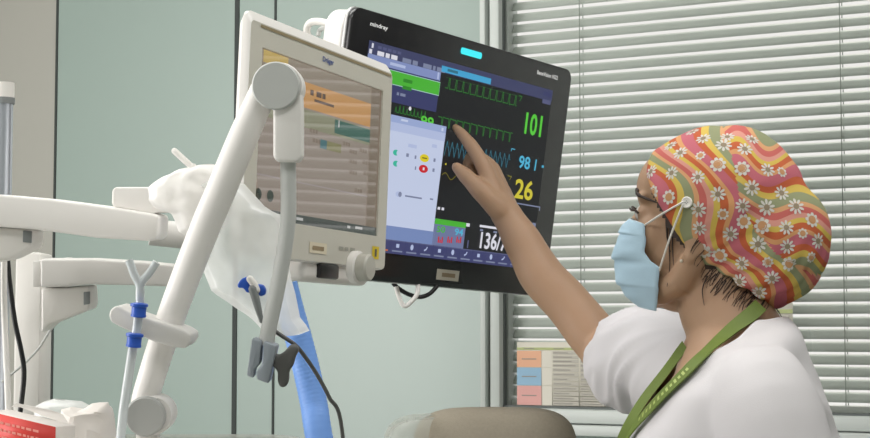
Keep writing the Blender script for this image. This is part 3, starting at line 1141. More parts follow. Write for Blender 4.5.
arm = thing('equipment_arm', 'upper white swing arm reaching right from the supply column', 'arm', W(40, 240, 1.66))
b = MB()
b.prism(pp([(-70, 193), (0, 194.5), (50, 199), (110, 207), (152, 213.5), (159, 216), (158, 236), (154, 240.5), (146, 241), (97, 238), (39, 230), (0, 227), (-70, 226)], 1.62), FW * .06, 0.004, 0, 3)
b.build('beam', M['white'], arm)
b = MB()
b.prism(pp([(-70, 227), (0, 227.5), (32, 229.5), (32, 247), (24, 252), (8, 260), (-10, 263), (-70, 263)], 1.63), FW * .05, 0.004, 0, 3)
h_ = b.build('housing', M['white2'], arm)
b = MB()
b.prism(pp([(23, 230.5), (31.4, 231.2), (31, 243), (22.6, 242)], 1.6285), FW * .004, 0.0006)
b.build('latch', M['midgrey'], h_, label='grey latch')
b = MB()
b.prism(pp([(112, 190), (115, 187), (150, 187), (185, 188), (185, 211), (150, 213.5), (114, 207.5), (111.5, 204)], 1.635), FW * .035, 0.003, 0, 3)
b.build('end_block', M['white'], arm)

arm2 = thing('equipment_arm', 'lower grey-white swing arm beneath the other arm at left', 'arm', W(70, 325, 1.78))
b = MB()
b.prism(pp([(40, 259), (90, 259), (140, 262), (178, 266), (178, 287), (140, 285.5), (91, 284.5), (60, 287), (40, 287.5)], 1.74), FW * .05, 0.003, 0, 3)
b.build('beam', M['offwhite'], arm2)
b = MB()
b.prism(pp([(41, 288), (60, 288), (89, 286), (90, 305), (88, 310), (70, 317), (50, 325), (41, 333)], 1.75), FW * .045, 0.003, 0, 3)
h_ = b.build('housing', M['white2'], arm2)
b = MB()
b.prism(pp([(83.5, 292), (89.5, 291.5), (89.5, 304), (83.5, 305)], 1.7485), FW * .004, 0.0006)
b.build('latch', M['midgrey'], h_, label='grey latch')
b = MB()
b.prism(pp([(33, 261), (40, 261), (40, 287), (33, 287)], 1.755), FW * .16, 0.001)
b.build('bracket', M['offwhite'], arm2)

# leads by the column
c_ = MB()
c_.tube(spline(pp([(4, 250), (4, 300), (6, 350), (8, 400), (9, 445)], 1.70), 6), 0.0034, 10)
tag(c_.build('cable', M['white']), 'white cable hanging straight down beside the black one at far left', 'cable')
c_ = MB()
c_.tube(spline(pp([(7, 252), (10, 285), (15, 322), (21, 350), (24, 372), (21.5, 402), (14, 450)], 1.72), 6), 0.0027, 10)
tag(c_.build('cable', M['black']), 'black cable curving down in front of the supply column', 'cable')
c_ = MB()
c_.tube(spline(pp([(58, 322), (49, 332), (39, 348), (25, 363), (13, 373), (2, 382)], 1.80), 6), 0.0013, 8)
tag(c_.build('wire', M['grey']), 'thin grey wire curving below the lower swing arm', 'wire')

# ================================================================== VENTILATOR CART (its tray rim shows at the bottom edge)
zt_ = W(230, 434, 1.68).z
cart = thing('ventilator_cart', 'grey equipment cart whose pale tray rim shows below the bent arm', 'cart', V((W(150, 434, 1.52).x, W(150, 434, 1.52).y, 0)))
xa, xb_ = W(-60, 434, 1.52).x, W(301, 434, 1.68).x
ya, yb_ = W(100, 434, 1.36).y, W(100, 434, 1.69).y
b = MB()
b.prism([V((x, y, zt_ - .03)) for x, y in rrect(xa, ya, xb_, yb_, .05, 6)], V((0, 0, .012)), .003)
b.build('tray', M['offwhite'], cart)
b = MB()
loop = [V((x, y, zt_ - .004)) for x, y in rrect(xa, ya, xb_, yb_, .05, 8)]
b.tube(loop + [loop[0], loop[1]], 0.0032, 10, caps=False)
vs = [V((x, y, zt_ - .02)) for x, y in rrect(xa, ya, xb_, yb_, .05, 8)]
n_ = len(vs)
b.add(vs + loop, [(i, (i + 1) % n_, n_ + (i + 1) % n_, n_ + i) for i in range(n_)])
b.build('tray_rim', M['film_clear'], cart)
b = MB()
b.box(V(((xa + xb_) / 2, (ya + yb_) / 2, .75)), (xb_ - xa - .06, yb_ - ya - .04, .9), None, .02)
b.build('body', M['offwhite'], cart)
b = MB()
b.box(V(((xa + xb_) / 2, (ya + yb_) / 2, .18)), (xb_ - xa, yb_ - ya, .06), None, .02)
b.box(V(((xa + xb_) / 2, (ya + yb_) / 2, .26)), (.2, .2, .12), None, .01)
b.build('base', M['grey'], cart)
for x in (xa, xb_):
    for y in (ya, yb_):
        b = MB()
        b.lathe(V((x - .015, y, .055)), V((1, 0, 0)), [(.03, 0), (.055, .004), (.055, .026), (.03, .03)], 24)
        b.tube([V((x, y, .055)), V((x, y, .16))], .012, 10)
        b.build('caster', M['darkgrey'], cart)

# carton and wrappers in the tray
Dk = 1.50
carton = thing('carton', 'red and white supplies carton at the lower left corner', 'carton', W(20, 456, Dk))
dep = V((0.01, .035, 0))
zb0 = W(20, 456, Dk).z
f0, f1 = W(-12, 411, Dk), W(56, 427, Dk - .02)
b = MB()
b.prism([V((f0.x, f0.y, zb0)), V((f1.x, f1.y, zb0)), f1, f0], dep, .001)
b.build('box', M['carton'], carton)
b = MB()
nn = (f1 - f0).cross(V((0, 0, 1))).normalized()
if nn.y > 0:
    nn = -nn
b.prism([V((f0.x, f0.y, zb0 + .001)) + nn * .0006, V((f1.x, f1.y, zb0 + .001)) + nn * .0006, f1 + nn * .0006, f0 + nn * .0006], nn * .0003, 0)
ux = (f1 - f0).normalized()
uz = V((0, 0, 1))
for r_, (t0, t1) in enumerate(((.17, .78), (.13, .86), (.22, .7))):
    x_ = t0
    while x_ < t1:
        w_ = random.uniform(.03, .09)
        q0 = f0 + (f1 - f0) * x_ + nn * .0012 - uz * (.0065 + .0065 * r_)
        b.add([q0, q0 + ux * w_ * .065, q0 + ux * w_ * .065 - uz * .0022, q0 - uz * .0022], [(0, 1, 2, 3)], 1)
        x_ += w_ + .018
b.build('printed_front', [M['red'], mat('faded_print', (226, 140, 128), .6)], carton, sharp=0, label='red front with white print')
b = MB()
b.prism([f0 + V((.022, .03, .002)), f1 + V((.006, .03, -.001)), W(62, 414, Dk + .03), W(50, 410, Dk + .03), W(16, 403, Dk + .03), W(11, 407, Dk + .03)], V((0, .0015, 0)), 0)
b.build('lid_flap', M['carton'], carton)


def crumple(name, levels, Dc, dr, m, amp=.006, seed=0.0, freq=22, nu=40, per=3, parent=None, sharp=0):
    """crumpled sheet bag: levels are (py, px_left, px_right); closed round in depth"""
    L = []
    for i in range(len(levels) - 1):
        for k in range(per):
            t = k / per
            L.append(tuple(levels[i][j] + (levels[i + 1][j] - levels[i][j]) * t for j in range(3)))
    L.append(levels[-1])
    mb = MB()
    nv = len(L)
    vs = []
    for j, (py, a, c) in enumerate(L):
        for k in range(nu):
            an = 2 * PI * k / nu
            cx, rx = (a + c) / 2, (c - a) / 2
            p = W(cx + rx * math.cos(an), py, Dc) + FW * (math.sin(an) * dr * min(1, rx / 25))
            q = p * freq + V((seed, 0, 0))
            w_ = 1.0 - abs(math.cos(an)) * .6
            nv_ = noise.noise(q) + .6 * noise.noise(q * 2.3)
            ridge = 1 - abs(noise.noise(q * 1.3 + V((9, 3, seed)))) * 2
            p += FW * (nv_ * amp * w_) + FW * (-ridge * amp * .5 * w_) + UP * (amp * .5 * noise.noise(q * 1.7 + V((5, 5, 5))))
            p += RT * (amp * .35 * noise.noise(q * 1.9 + V((1, 7, 2))))
            vs.append(p)
    fs = []
    for j in range(nv - 1):
        for k in range(nu):
            k2 = (k + 1) % nu
            fs.append((j * nu + k, j * nu + k2, (j + 1) * nu + k2, (j + 1) * nu + k))
    fs.append(tuple(range(nu)))
    fs.append(tuple(reversed([(nv - 1) * nu + k for k in range(nu)])))
    mb.add(vs, fs)
    return mb.build(name, m, parent, sharp=sharp)


tag(crumple('paper_wrapper', [(402, 106, 109), (407, 88, 111), (413, 62, 112), (424, 58, 114), (440, 58, 117), (455, 60, 118)], 1.585, .022, M['carton'], .010, 2.0, 34, sharp=20),
    'crumpled white paper wrapper beside the red carton', 'wrapper')
tag(crumple('plastic_wrapper', [(398.5, 56, 66), (402, 46, 82), (407, 36, 90), (414, 34, 96), (430, 34, 98), (455, 34, 98)], 1.645, .025, M['film'], .005, 6.0),
    'clear plastic wrapper bulging up behind the crumpled white paper', 'wrapper')

# ================================================================== BENT SUPPORT ARM WITH GOOSENECK
DA = 1.50
sup = thing('support_arm', 'white jointed support arm with a round grey elbow and gooseneck clamp', 'support arm', W(145, 452, DA))
b = MB()
ac_ = [W(x, y, DA + .008) for x, y in ((264, 90), (242, 140), (220, 193), (203.5, 232), (172.5, 313), (147, 392), (145, 408))]
pts, rr_ = spline(ac_, 8, (.0128, .0138, .0139, .0138, .0132, .0125, .0125))
pts = [pts[i] if i in (0, len(pts) - 1) else (pts[i - 1] + pts[i] + pts[i + 1]) / 3 for i in range(len(pts))]
b.tube(pts, rr_, 28, round_caps=True)
b.build('arm_tube', M['white'], sup, sharp=50)
b = MB()
c_ = W(276, 86, DA - .012)
b.lathe(c_ - FW * .004, FW, [(.0205, 0), (.0218, .0015), (.0218, .004)], 40)
b.build('joint_disc', M['grey'], sup, label='light grey round elbow cap')
b = MB()
b.lathe(W(279, 86, DA - .010), FW, [(.0205, 0), (.0215, .002), (.0215, .034), (.019, .037)], 40)
b.prism(pp([(275, 84), (301, 84), (302, 110), (302, 157), (298, 162), (277, 162), (273, 157), (273, 110)], DA - .010), FW * .027, .006, 0, 4)
b.build('drop_arm', M['white'], sup)
b = MB()
c_ = W(146, 416, DA - .012)
b.lathe(c_ - FW * .006, FW, [(.0165, 0), (.018, .002), (.018, .008)], 36, 1)
b.lathe(c_ + RT * .006 + FW * .002, FW, [(.0165, 0), (.0175, .002), (.0175, .030), (.016, .032)], 36, 0)
b.tube([W(148, 420, DA + .004), W(148, 452, DA + .004)], .011, 18)
b.build('lower_joint', [M['offwhite'], mat('joint_grey', (170, 171, 168), .5)], sup)
b = MB()
gp_ = [W(288, 158, DA + .006), W(288.5, 190, DA + .006), W(288, 220, DA + .006), W(283.5, 255, DA + .006), W(276, 295, DA + .006), W(269.5, 325, DA + .006), W(266, 345, DA + .006)]
pts = spline(gp_, 40)
b.tube(pts, [.0072] * len(pts), 16)
b.tube([pts[-20], pts[-1]], .0062, 14)
b.build('gooseneck', M['grey'], sup)
b = MB()
b.prism(pp([(252, 338), (261.5, 340.5), (259.5, 364), (254, 370), (253.5, 378.5), (246.5, 376)], DA - .008), FW * .024, .002)
b.prism(pp([(263.5, 341), (277, 346), (268.5, 384), (256.5, 379.5), (256.5, 371), (261.5, 365)], DA - .010), FW * .026, .002)
cl = b.build('clamp', M['bluegrey'], sup)
b = MB()
b.prism(pp([(272, 352), (278, 356), (284, 352), (290, 345), (296, 345), (299, 350), (295, 357), (293, 366), (288.5, 371), (288.5, 381), (286, 387), (280.5, 388), (277.5, 383), (277.5, 371), (272, 366)], DA - .004), FW * .013, .003, 0, 3)
b.build('wing_knob', M['darkgrey'], cl, label='dark grey wing knob')
b = MB()
b.prism(pp([(108.5, 316), (110, 310), (115, 306), (120, 306.5), (130, 312.5), (148, 318.5), (166, 324), (184, 330), (191, 335), (190.5, 342), (185, 348.5), (172, 347), (152, 341), (136, 334), (120, 327), (111, 322)], DA - .024), FW * .05, .003, 0, 3)
b.build('hose_clip', M['offwhite'], sup)

# Y piece with its tube, held in the clip
yc_ = thing('breathing_tube', 'clear Y-shaped breathing tube with blue collars held in the grey clip', 'tube', W(120, 452, 1.46))
Dy = 1.466
fy = mat('clear_tubing', (226, 232, 234), rough=.25, vary=.02, trans=.25)
b = MB()
b.tube(spline(pp([(129, 260), (134, 274), (140, 287), (140, 304)], Dy), 6), .0037, 14)
b.tube(spline(pp([(156.5, 262), (150, 272), (141, 284), (139.5, 300)], Dy), 6), .0036, 14)
b.build('y_piece', fy, yc_)
for pts in ([(139.5, 303), (138.5, 316)], [(135, 333), (133.5, 347)]):
    b = MB()
    p_ = pp(pts, Dy - .008)
    d_ = (p_[1] - p_[0]).normalized()
    b.lathe(p_[0], d_, [(.0055, 0), (.0078, .0008), (.0078, .0028), (.0066, .0036), (.0064, .0098), (.0068, .0104), (.0068, .0122), (.005, .0128)], 24)
    b.build('collar', M['blue'], yc_, label='blue collar')
b = MB()
b.tube(spline(pp([(139, 312), (136, 335), (132.5, 350), (128, 380), (123.5, 410), (120, 445)], Dy - .004), 6), .0042, 14)
b.build('tubing', fy, yc_)

# plastic bag over the ends of the arms
bag = thing('plastic_bag', 'crumpled translucent plastic bag draped behind the bent white arm', 'bag', W(250, 330, 1.59))
crumple('film', [(176, 206, 226), (185, 190, 244), (195, 186, 254), (206, 184, 264), (216, 183, 283), (228, 185, 286), (242, 188, 288), (262, 200, 289), (278, 206, 291), (290, 212, 294),
                 (305, 234, 298), (318, 251, 301), (328, 262, 307), (333, 268, 309)], 1.585, .042, M['film'], .007, 1.0, 20, 64, 4, bag)
crumple('neck', [(165, 196, 214), (170, 180, 222), (178, 163, 228), (188, 148, 232), (200, 149, 233), (207, 156, 233), (214, 172, 232), (222, 177, 228), (230, 180, 222), (236, 186, 212)], 1.575, .030, M['film_dense'], .0065, 4.0, 34, 56, 4, bag)
b = MB()
b.tube(spline(pp([(174.5, 151), (182, 158), (192, 167)], 1.56), 5), [.0030] * 10 + [.0042], 12, round_caps=True)
b.build('spout', M['film_dense'], bag)

# blue corrugated hose
hs = MB()
pts = spline([W(284, 284, 1.652), W(290, 308, 1.652), W(299, 340, 1.648), W(307, 372, 1.64), W(314, 405, 1.63), W(319.5, 440, 1.615), V((-.088, 1.60, 1.12)), V((-.07, 1.60, .7)), V((-.05, 1.6, .2)), V((.0, 1.6, .02)), V((.12, 1.62, .0146))], 26)
hs.tube(pts, [.0136 + .00018 * math.sin(i * 1.9) for i in range(len(pts))], 22)
tag(hs.build('breathing_hose', [M['hoseblue'], M['film']], sharp=0), 'thick blue breathing hose dropping from the plastic bag', 'hose')
# blue valve in front of the bag
vl = thing('valve', 'small royal blue valve with grey plug on the plastic bag', 'valve', W(256, 322, 1.535))
b = MB()
b.prism(pp([(237, 285), (241, 279), (247, 276.5), (250, 280), (249, 286), (252, 292), (247, 293), (243, 288), (238, 288)], 1.53), FW * .010, .0018, 0, 3)
b.prism(pp([(257, 284), (263, 285), (266, 290), (265, 295), (260, 297), (257, 293)], 1.53), FW * .010, .0018, 0, 3)
b.build('body', M['blue'], vl)
b = MB()
b.tube(pp([(250, 279), (254, 284), (256.5, 290)], 1.528), .0034, 12, round_caps=True)
b.build('cap', M['white2'], vl)
b = MB()
b.tube(pp([(253, 289), (257, 304), (261.5, 321)], 1.527), [.0042, .0036, .0022], 14, round_caps=True)
b.build('plug', M['midgrey'], vl)
gc = MB()
gc.tube(spline([W(272, 329, 1.515), W(282, 336, 1.515), W(294, 344, 1.515), W(303, 354, 1.52), W(316, 373, 1.53), W(329, 397, 1.535), W(342, 430, 1.54), V((-.078, 1.545, 1.12)), V((-.06, 1.55, .8)), V((-.05, 1.54, .3)), V((-.02, 1.53, .01)), V((.1, 1.5, .003))], 8), .0019, 10)
tag(gc.build('cable', M['darkgrey'], sharp=0), 'dark grey cable arching over the blue hose from the clamp', 'cable')

# ================================================================== TREATMENT CHAIR
Dc = 2.4
ch = thing('treatment_chair', 'beige upholstered chair with clear plastic over one end of its headrest', 'chair', V((W(495, 410, Dc).x, W(495, 410, Dc).y, 0)))
hc = W(495, 452, Dc)
b = MB()


def sup_e(t, p):
    return math.copysign(abs(t) ** p, t)


hwx, hwz, hwy = 82 / FPX * Dc, 44.5 / FPX * Dc, .055
b.grid(lambda u, v: hc + V((hwx * sup_e(math.cos(2 * PI * u), .62) * math.sin(PI * v) ** .45, hwy * sup_e(math.sin(2 * PI * u), .8) * math.sin(PI * v) ** .45,
                            hwz * sup_e(math.cos(PI * v), .72))), 48, 25, closed_u=True)
b.build('headrest', M['beige_fabric'], ch, sharp=0)
b = MB()
hc2 = hc + V((-.069, 0, -.008))
b.grid(lambda u, v: hc2 + V((hwx * .80 * sup_e(math.cos(2 * PI * u), .6) * math.sin(PI * v) ** .45, hwy * 1.12 * sup_e(math.sin(2 * PI * u), .8) * math.sin(PI * v) ** .45,
                             hwz * .985 * sup_e(math.cos(PI * v), .7))), 48, 25, closed_u=True)
keep = [i for i, f in enumerate(b.f) if min((b.v[k].x for k in f)) < W(428, 420, Dc).x]
b.f, b.m = [b.f[i] for i in keep], [0] * len(keep)
b.build('plastic_cover', M['film_clear'], ch, sharp=0)
b = MB()
b.box(V((hc.x, hc.y + .03, .82)), (.42, .09, .72), None, .04, 0, 4)
b.build('backrest', M['beige_fabric'], ch)
b = MB()
b.box(V((hc.x, hc.y + .26, .46)), (.46, .5, .11), None, .04, 0, 4)
b.build('seat', M['beige_fabric'], ch)
b = MB()
b.tube([V((hc.x, hc.y + .03, 1.12)), V((hc.x, hc.y + .03, hc.z))], .016, 12)
b.build('headrest_post', M['silver'], ch)
b = MB()
b.box(V((hc.x, hc.y + .2, .06)), (.4, .5, .08), None, .02)
b.box(V((hc.x, hc.y + .2, .25)), (.16, .2, .34), None, .02)
b.build('base', M['offwhite'], ch)

# ================================================================== PERSON
H = W(708, 238, 2.0)
yaw, pit = math.radians(25), math.radians(8)
HF = V((-math.cos(yaw) * math.cos(pit), math.sin(yaw) * math.cos(pit), math.sin(pit)))
HL = V((0, 0, 1)).cross(HF).normalized()
HU = HF.cross(HL)
HA = (HF, HL, HU)
O_T = W(722, 330, 1.97)
ty_, lean = math.radians(10), math.radians(8)
TF = V((-math.cos(ty_), math.sin(ty_), 0))
TL_ = V((0, 0, 1)).cross(TF)
TU = (V((0, 0, 1)) * math.cos(lean) + TF * math.sin(lean))
TF = TL_.cross(TU)
TA = (TF, TL_, TU)


def hp_(f, l, u):
    return H + HF * f + HL * l + HU * u


def hloc(p):
    q = p - H
    return q.dot(HF), q.dot(HL), q.dot(HU)


def tp_(f, l, u):
    return O_T + TF * f + TL_ * l + TU * u


def tloc(p):
    q = p - O_T
    return q.dot(TF), q.dot(TL_), q.dot(TU)


def finish(mb, name, mats, parent, vox, smooth=4, shrink=None, post=None):
    """fuse closed pieces into one continuous surface"""
    me = bpy.data.meshes.new(name)
    me.from_pydata(mb.v, [], mb.f)
    o = bpy.data.objects.new(name, me)
    COL.objects.link(o)
    r = o.modifiers.new('fuse', 'REMESH')
    r.mode = 'VOXEL'
    r.voxel_size = vox
    r.adaptivity = 0
    s = o.modifiers.new('soft', 'SMOOTH')
    s.factor = .5
    s.iterations = smooth
    bpy.context.view_layer.update()
    ev = o.evaluated_get(bpy.context.evaluated_depsgraph_get())
    m2 = bpy.data.meshes.new_from_object(ev)
    out = MB()
    out.v = [v.co.copy() for v in m2.vertices]
    out.f = [tuple(p.vertices) for p in m2.polygons]
    out.m = [0] * len(out.f)
    nrm = [v.normal.copy() for v in m2.vertices]
    bpy.data.objects.remove(o)
    bpy.data.meshes.remove(me)
    bpy.data.meshes.remove(m2)
    if post:
        post(out, nrm)
    return out


def loft_T(mb, secs, seg=40):
    """closed loft of elliptical sections in the trunk frame: (u, f_centre, rf, rl)"""
    vs, fs = [], []
    for u, f0, rf, rl in secs:
        for k in range(seg):
            a = 2 * PI * k / seg
            vs.append(tp_(f0 + rf * sup_e(math.cos(a), .9), rl * sup_e(math.sin(a), .9), u))
    n = len(secs)
    for j in range(n - 1):
        for k in range(seg):
            k2 = (k + 1) % seg
            fs.append((j * seg + k, j * seg + k2, (j + 1) * seg + k2, (j + 1) * seg + k))
    fs.append(tuple(range(seg)))
    fs.append(tuple(reversed([(n - 1) * seg + k for k in range(seg)])))
    mb.add(vs, fs)


# joints
shR = tp_(.055, -.165, -.045)
elR = W(606, 350, 2.335)
wrR = W(509, 219, 2.395)
shL, elL, wrL = tp_(-.035, .165, -.095), tp_(-.055, .215, -.36), tp_(.04, .205, -.58)
person = thing('person', 'nurse in a floral cap, blue mask and white scrub top pointing at the monitor', 'person', V((O_T.x, O_T.y, 0)))

B = MB()
# head
B.ell(hp_(-.008, 0, .04), (.094, .074, .088), HA)
B.ell(hp_(.028, 0, -.012), (.062, .057, .083), HA)
B.ell(hp_(.058, 0, -.072), (.028, .027, .021), HA)
B.ell(hp_(.048, 0, .055), (.047, .058, .05), HA)
for sg in (-1, 1):
    B.tube([hp_(.0, sg * .054, -.03), hp_(.012, sg * .050, -.055), hp_(.04, sg * .034, -.072), hp_(.062, sg * .014, -.078)], [.017, .018, .016, .014], 12, round_caps=True)
    B.ell(hp_(.054, sg * .034, -.006), (.028, .024, .032), HA, 16, 10)
    B.ell(hp_(.072, sg * .027, .040), (.013, .026, .010), HA, 14, 8)
    B.ell(hp_(.0695, sg * .031, .020), (.0135, .0165, .0125), HA, 16, 10)
    # ear
    ec_ = hp_(-.006, sg * .0695, .004)
    e1 = (HF * .94 - HU * .34).normalized()
    e3 = (HU * .94 + HF * -.34 * -1).normalized()
    B.ell(ec_, (.017, .0075, .031), (HF, HL, HU), 18, 12)
    B.ell(hp_(-.001, sg * .0705, -.024), (.0085, .006, .010), HA, 12, 8)
B.tube([hp_(.087, 0, .022), hp_(.096, 0, .003), hp_(.1005, 0, -.013)], [.0072, .0082, .0092], 12, round_caps=True)
for sg in (-1, 1):
    B.ell(hp_(.092, sg * .010, -.018), (.010, .008, .008), HA, 12, 8)
B.ell(hp_(.080, 0, -.042), (.010, .024, .006), HA, 14, 8)
B.ell(hp_(.079, 0, -.052), (.010, .021, .0065), HA, 14, 8)
# neck
B.tube(spline([hp_(-.022, 0, .0), hp_(-.022, 0, -.04), (hp_(-.018, 0, -.085) + tp_(-.012, 0, .03)) / 2, tp_(-.012, 0, .0), tp_(-.012, 0, -.05)], 6),
       [.058, .057, .056, .055, .054, .053, .052, .052, .0515, .051, .051, .051, .051, .051, .052, .053, .054, .055, .058, .061, .064, .068, .072, .075, .078], 28)
# trunk inside the clothes
loft_T(B, [(.005, -.012, .052, .056), (-.02, -.012, .062, .085), (-.045, -.008, .072, .130), (-.08, .004, .092, .156), (-.14, .016, .120, .162), (-.25, .014, .114, .150), (-.36, 0, .095, .135), (-.48, 0, .105, .155), (-.60, 0, .10, .165)])
# right arm, pointing
B.tube(spline([tp_(.01, -.11, -.055), shR, shR.lerp(elR, .5), elR], 6), [.05] * 4 + [.049, .048, .047, .046, .045, .044, .043, .042, .0415, .041, .0405, .040, .0395, .039, .0385], 24, round_caps=True)
fa = [elR + (elR - wrR).normalized() * .01, W(592, 334, 2.345), W(567, 303, 2.36), W(542, 276, 2.372), W(525, 246, 2.384), wrR, W(499, 203, 2.40)]
fr = (.036, .0355, .0335, .0325, .0285, .0228, .021)
P_, R_ = spline(fa, 6, fr)
B.tube(P_, R_, 24, round_caps=True)
# right hand: back of the hand to the camera, index finger on the screen
mc = [W(484, 167, 2.408), W(488, 165, 2.424), W(492, 169, 2.440), W(495, 177, 2.452)]
wq = [W(500, 208, 2.392), W(504, 206, 2.400), W(507, 207, 2.410), W(510, 210, 2.420)]
for q0, q1, r0 in zip(wq, mc, (.0165, .016, .015, .014)):
    B.tube([q0, q0.lerp(q1, .5), q1], [r0, .0142, .0122], 14, round_caps=True)
B.ell(W(490, 190, 2.405), (.019, .016, .027), (RT, FW, (mc[1] - wq[1]).normalized()), 16, 10)


def finger(pts, rad):
    p_, r_ = spline(pts, 6, rad)
    B.tube(p_, r_, 14, round_caps=True)


finger([mc[0], W(473.5, 149, 2.420), W(463, 135.5, 2.432), W(455.5, 127.5, 2.4385)], (.0122, .0106, .0086, .0060))
finger([mc[1], W(474, 156, 2.452), W(468, 167, 2.458), W(474, 177, 2.446)], (.0118, .0104, .0090, .0072))
finger([mc[2], W(480, 163, 2.476), W(475, 175, 2.478), W(481, 185, 2.464)], (.0112, .0100, .0088, .0068))
finger([mc[3], W(487, 172, 2.484), W(483, 180, 2.484), W(487, 188, 2.472)], (.0104, .0090, .0078, .0060))
finger([W(499, 209, 2.388), W(482, 192, 2.386), W(467, 177, 2.392), W(456.5, 167, 2.396)], (.0175, .0150, .0118, .0078))
B.tube([W(501, 210, 2.386), W(489, 196, 2.392), W(485, 180, 2.402)], [.015, .0145, .011], 12, round_caps=True)
# left arm hanging beside the body
B.tube(spline([tp_(-.03, .10, -.105), shL, elL, wrL], 6), [.044, .044, .044, .044, .044, .044, .044, .046, .045, .044, .042, .040, .038, .0375, .036, .033, .029, .025, .022], 20, round_caps=True)
hd = (wrL - elL).normalized()
pl = wrL + hd * .05
B.ell(wrL + hd * .045, (.018, .036, .05), (TL_, TL_.cross(hd), hd), 16, 10)
sd = TL_.cross(hd).normalized()
for k, ln in enumerate((.062, .072, .068, .054)):
    q = wrL + hd * .08 + sd * (.027 - .018 * k)
    B.tube(spline([q, q + hd * ln * .5 - TL_ * .004, q + hd * ln - TL_ * .016], 4), [.009, .0088, .0086, .0084, .0082, .0078, .0074, .0068, .006], 10, round_caps=True)
q = wrL + hd * .02 + sd * .028
B.tube(spline([q, q + hd * .035 + sd * .02, q + hd * .065 + sd * .022 - TL_ * .01], 4), [.013, .0125, .012, .0115, .011, .0105, .01, .009, .0075], 10, round_caps=True)

skin = mat('skin', (177, 143, 116), rough=.52, vary=.05, scale=34, bump=.05, bscale=420, sss=.10, spec=.4)
body = finish(B, 'body', skin, person, .0026, 5)
body.build('body', skin, person, sharp=0)
bodyBVH = BVHTree.FromPolygons(body.v, body.f)

# ------------------------------------------------------------------ scrub top
S = MB()
loft_T(S, [(.012, -.014, .06, .066), (-.012, -.014, .074, .098), (-.035, -.008, .084, .145), (-.07, .002, .104, .174), (-.11, .014, .120, .180), (-.15, .022, .138, .182), (-.25, .022, .136, .172),
           (-.36, 0, .116, .160), (-.48, 0, .126, .178), (-.62, 0, .132, .19)], 56)
sv = [tp_(.02, -.10, -.07), shR + V((0, .0, -.008)), W(654, 357, 2.215), W(630, 361, 2.30)]
S.tube(spline(sv, 8), [.064] * 6 + [.064, .0635, .063, .0625, .062, .0615, .061, .0605, .06, .0598, .0595, .0595, .0598, .060, .060, .0602, .0604, .0606, .0608], 36)
slL = [tp_(-.025, .09, -.09), shL, shL.lerp(elL, .75)]
S.tube(spline(slL, 8), [.056] * 6 + [.0565, .057, .0575, .058, .058, .058, .058, .058, .0585, .059, .06], 36)


def scrub_post(out, nrm):
    # folds: soft ridges where the cloth is pulled, then the openings are cut
    axR = (sv[3] - sv[1]).normalized()
    for i, p in enumerate(out.v):
        f, l, u = tloc(p)
        d = 0.0
        d += .0035 * noise.noise(V((f * 9, l * 9, u * 6)))
        # sleeve folds running along and round the lifted arm
        t = (p - sv[1]).dot(axR)
        if l < -.12:
            q = p - (sv[1] + axR * t)
            an = math.atan2(q.dot(UP), q.dot(TU.cross(axR)))
            k = max(0, min(1, (t + .02) / .08))
            d += k * .0105 * (1 - 2 * abs(noise.noise(V((an * 1.6 + t * 16, t * 8, 3.0)))))
            if t > .12 and q.dot(UP) < 0:
                d += (t - .12) * .10 * min(1, -q.dot(UP) / .05)
        # drag lines from the neck to the armpit
        d += .0045 * max(0, 1 - abs(l - .09) / .09) * math.sin((u * 1.0 + f * .6) * 70 + 2 * noise.noise(V((f * 12, l * 12, u * 12))))
        out.v[i] = p + nrm[i] * d
    keep = []
    eR = sv[3] + axR * .0
    axL = (slL[2] - slL[1]).normalized()
    for fi, fc in enumerate(out.f):
        c = sum((out.v[k] for k in fc), V()) / len(fc)
        f, l, u = tloc(c)
        cut = False
        if u > -.20:
            ff = f + .012
            wv = .148 * (1 + min(0, u + .02) / .165)
            if f < .03:
                wv -= (.03 - f) * 1.2
            if l < 0:
                wv = .074 * (1 + min(0, u) / .19)
            if f > -.045:
                cut = abs(l) < wv
            else:
                cut = (ff / .066) ** 2 + (l / .075) ** 2 < 1 and u > -.06
        if (c - eR).dot(axR) > -.004 and l < -.1 and (c - eR).length < .13:
            cut = True
        if (c - slL[2]).dot(axL) > -.004 and l > .1 and (c - slL[2]).length < .13:
            cut = True
        if u < -.612:
            cut = True
        if not cut:
            keep.append(fi)
    out.f = [out.f[k] for k in keep]
    out.m = [0] * len(keep)
    used = sorted({k for f in out.f for k in f})
    mp = {k: i for i, k in enumerate(used)}
    out.v = [out.v[k] for k in used]
    out.f = [tuple(mp[k] for k in f) for f in out.f]
    # even out the cut edges
    cnt = {}
    for f in out.f:
        for a, b_ in zip(f, f[1:] + f[:1]):
            e_ = (min(a, b_), max(a, b_))
            cnt[e_] = cnt.get(e_, 0) + 1
    nb = {}
    for (a, b_), c_ in cnt.items():
        if c_ == 1:
            nb.setdefault(a, []).append(b_)
            nb.setdefault(b_, []).append(a)
    for _ in range(14):
        new = {k: (sum((out.v[j] for j in v), V()) / len(v) + out.v[k]) / 2 for k, v in nb.items() if len(v) == 2}
        for k, p in new.items():
            out.v[k] = p


cloth = mat('white_cotton', (212, 209, 211), rough=.85, vary=.015, bump=.12, bscale=900, spec=.2)
scrub = finish(S, 'scrub', cloth, person, .0042, 22, post=scrub_post)
so = scrub.build('scrub_top', cloth, person, sharp=0, label='white short-sleeved scrub top')
md = so.modifiers.new('thick', 'SOLIDIFY')
md.thickness = .0022
md.offset = 1
scrubBVH = BVHTree.FromPolygons(scrub.v, scrub.f)


def first_hit(px, py, trees, near=1.2):
    r = ray(px, py).normalized()
    best = None
    for t in trees:
        h = t.ray_cast(CAM + r * near, r, 4)
        if h[0] is not None and (best is None or h[3] < best[2]):
            n = h[1] if h[1].dot(r) < 0 else -h[1]
            best = (h[0], n, h[3])
    return best


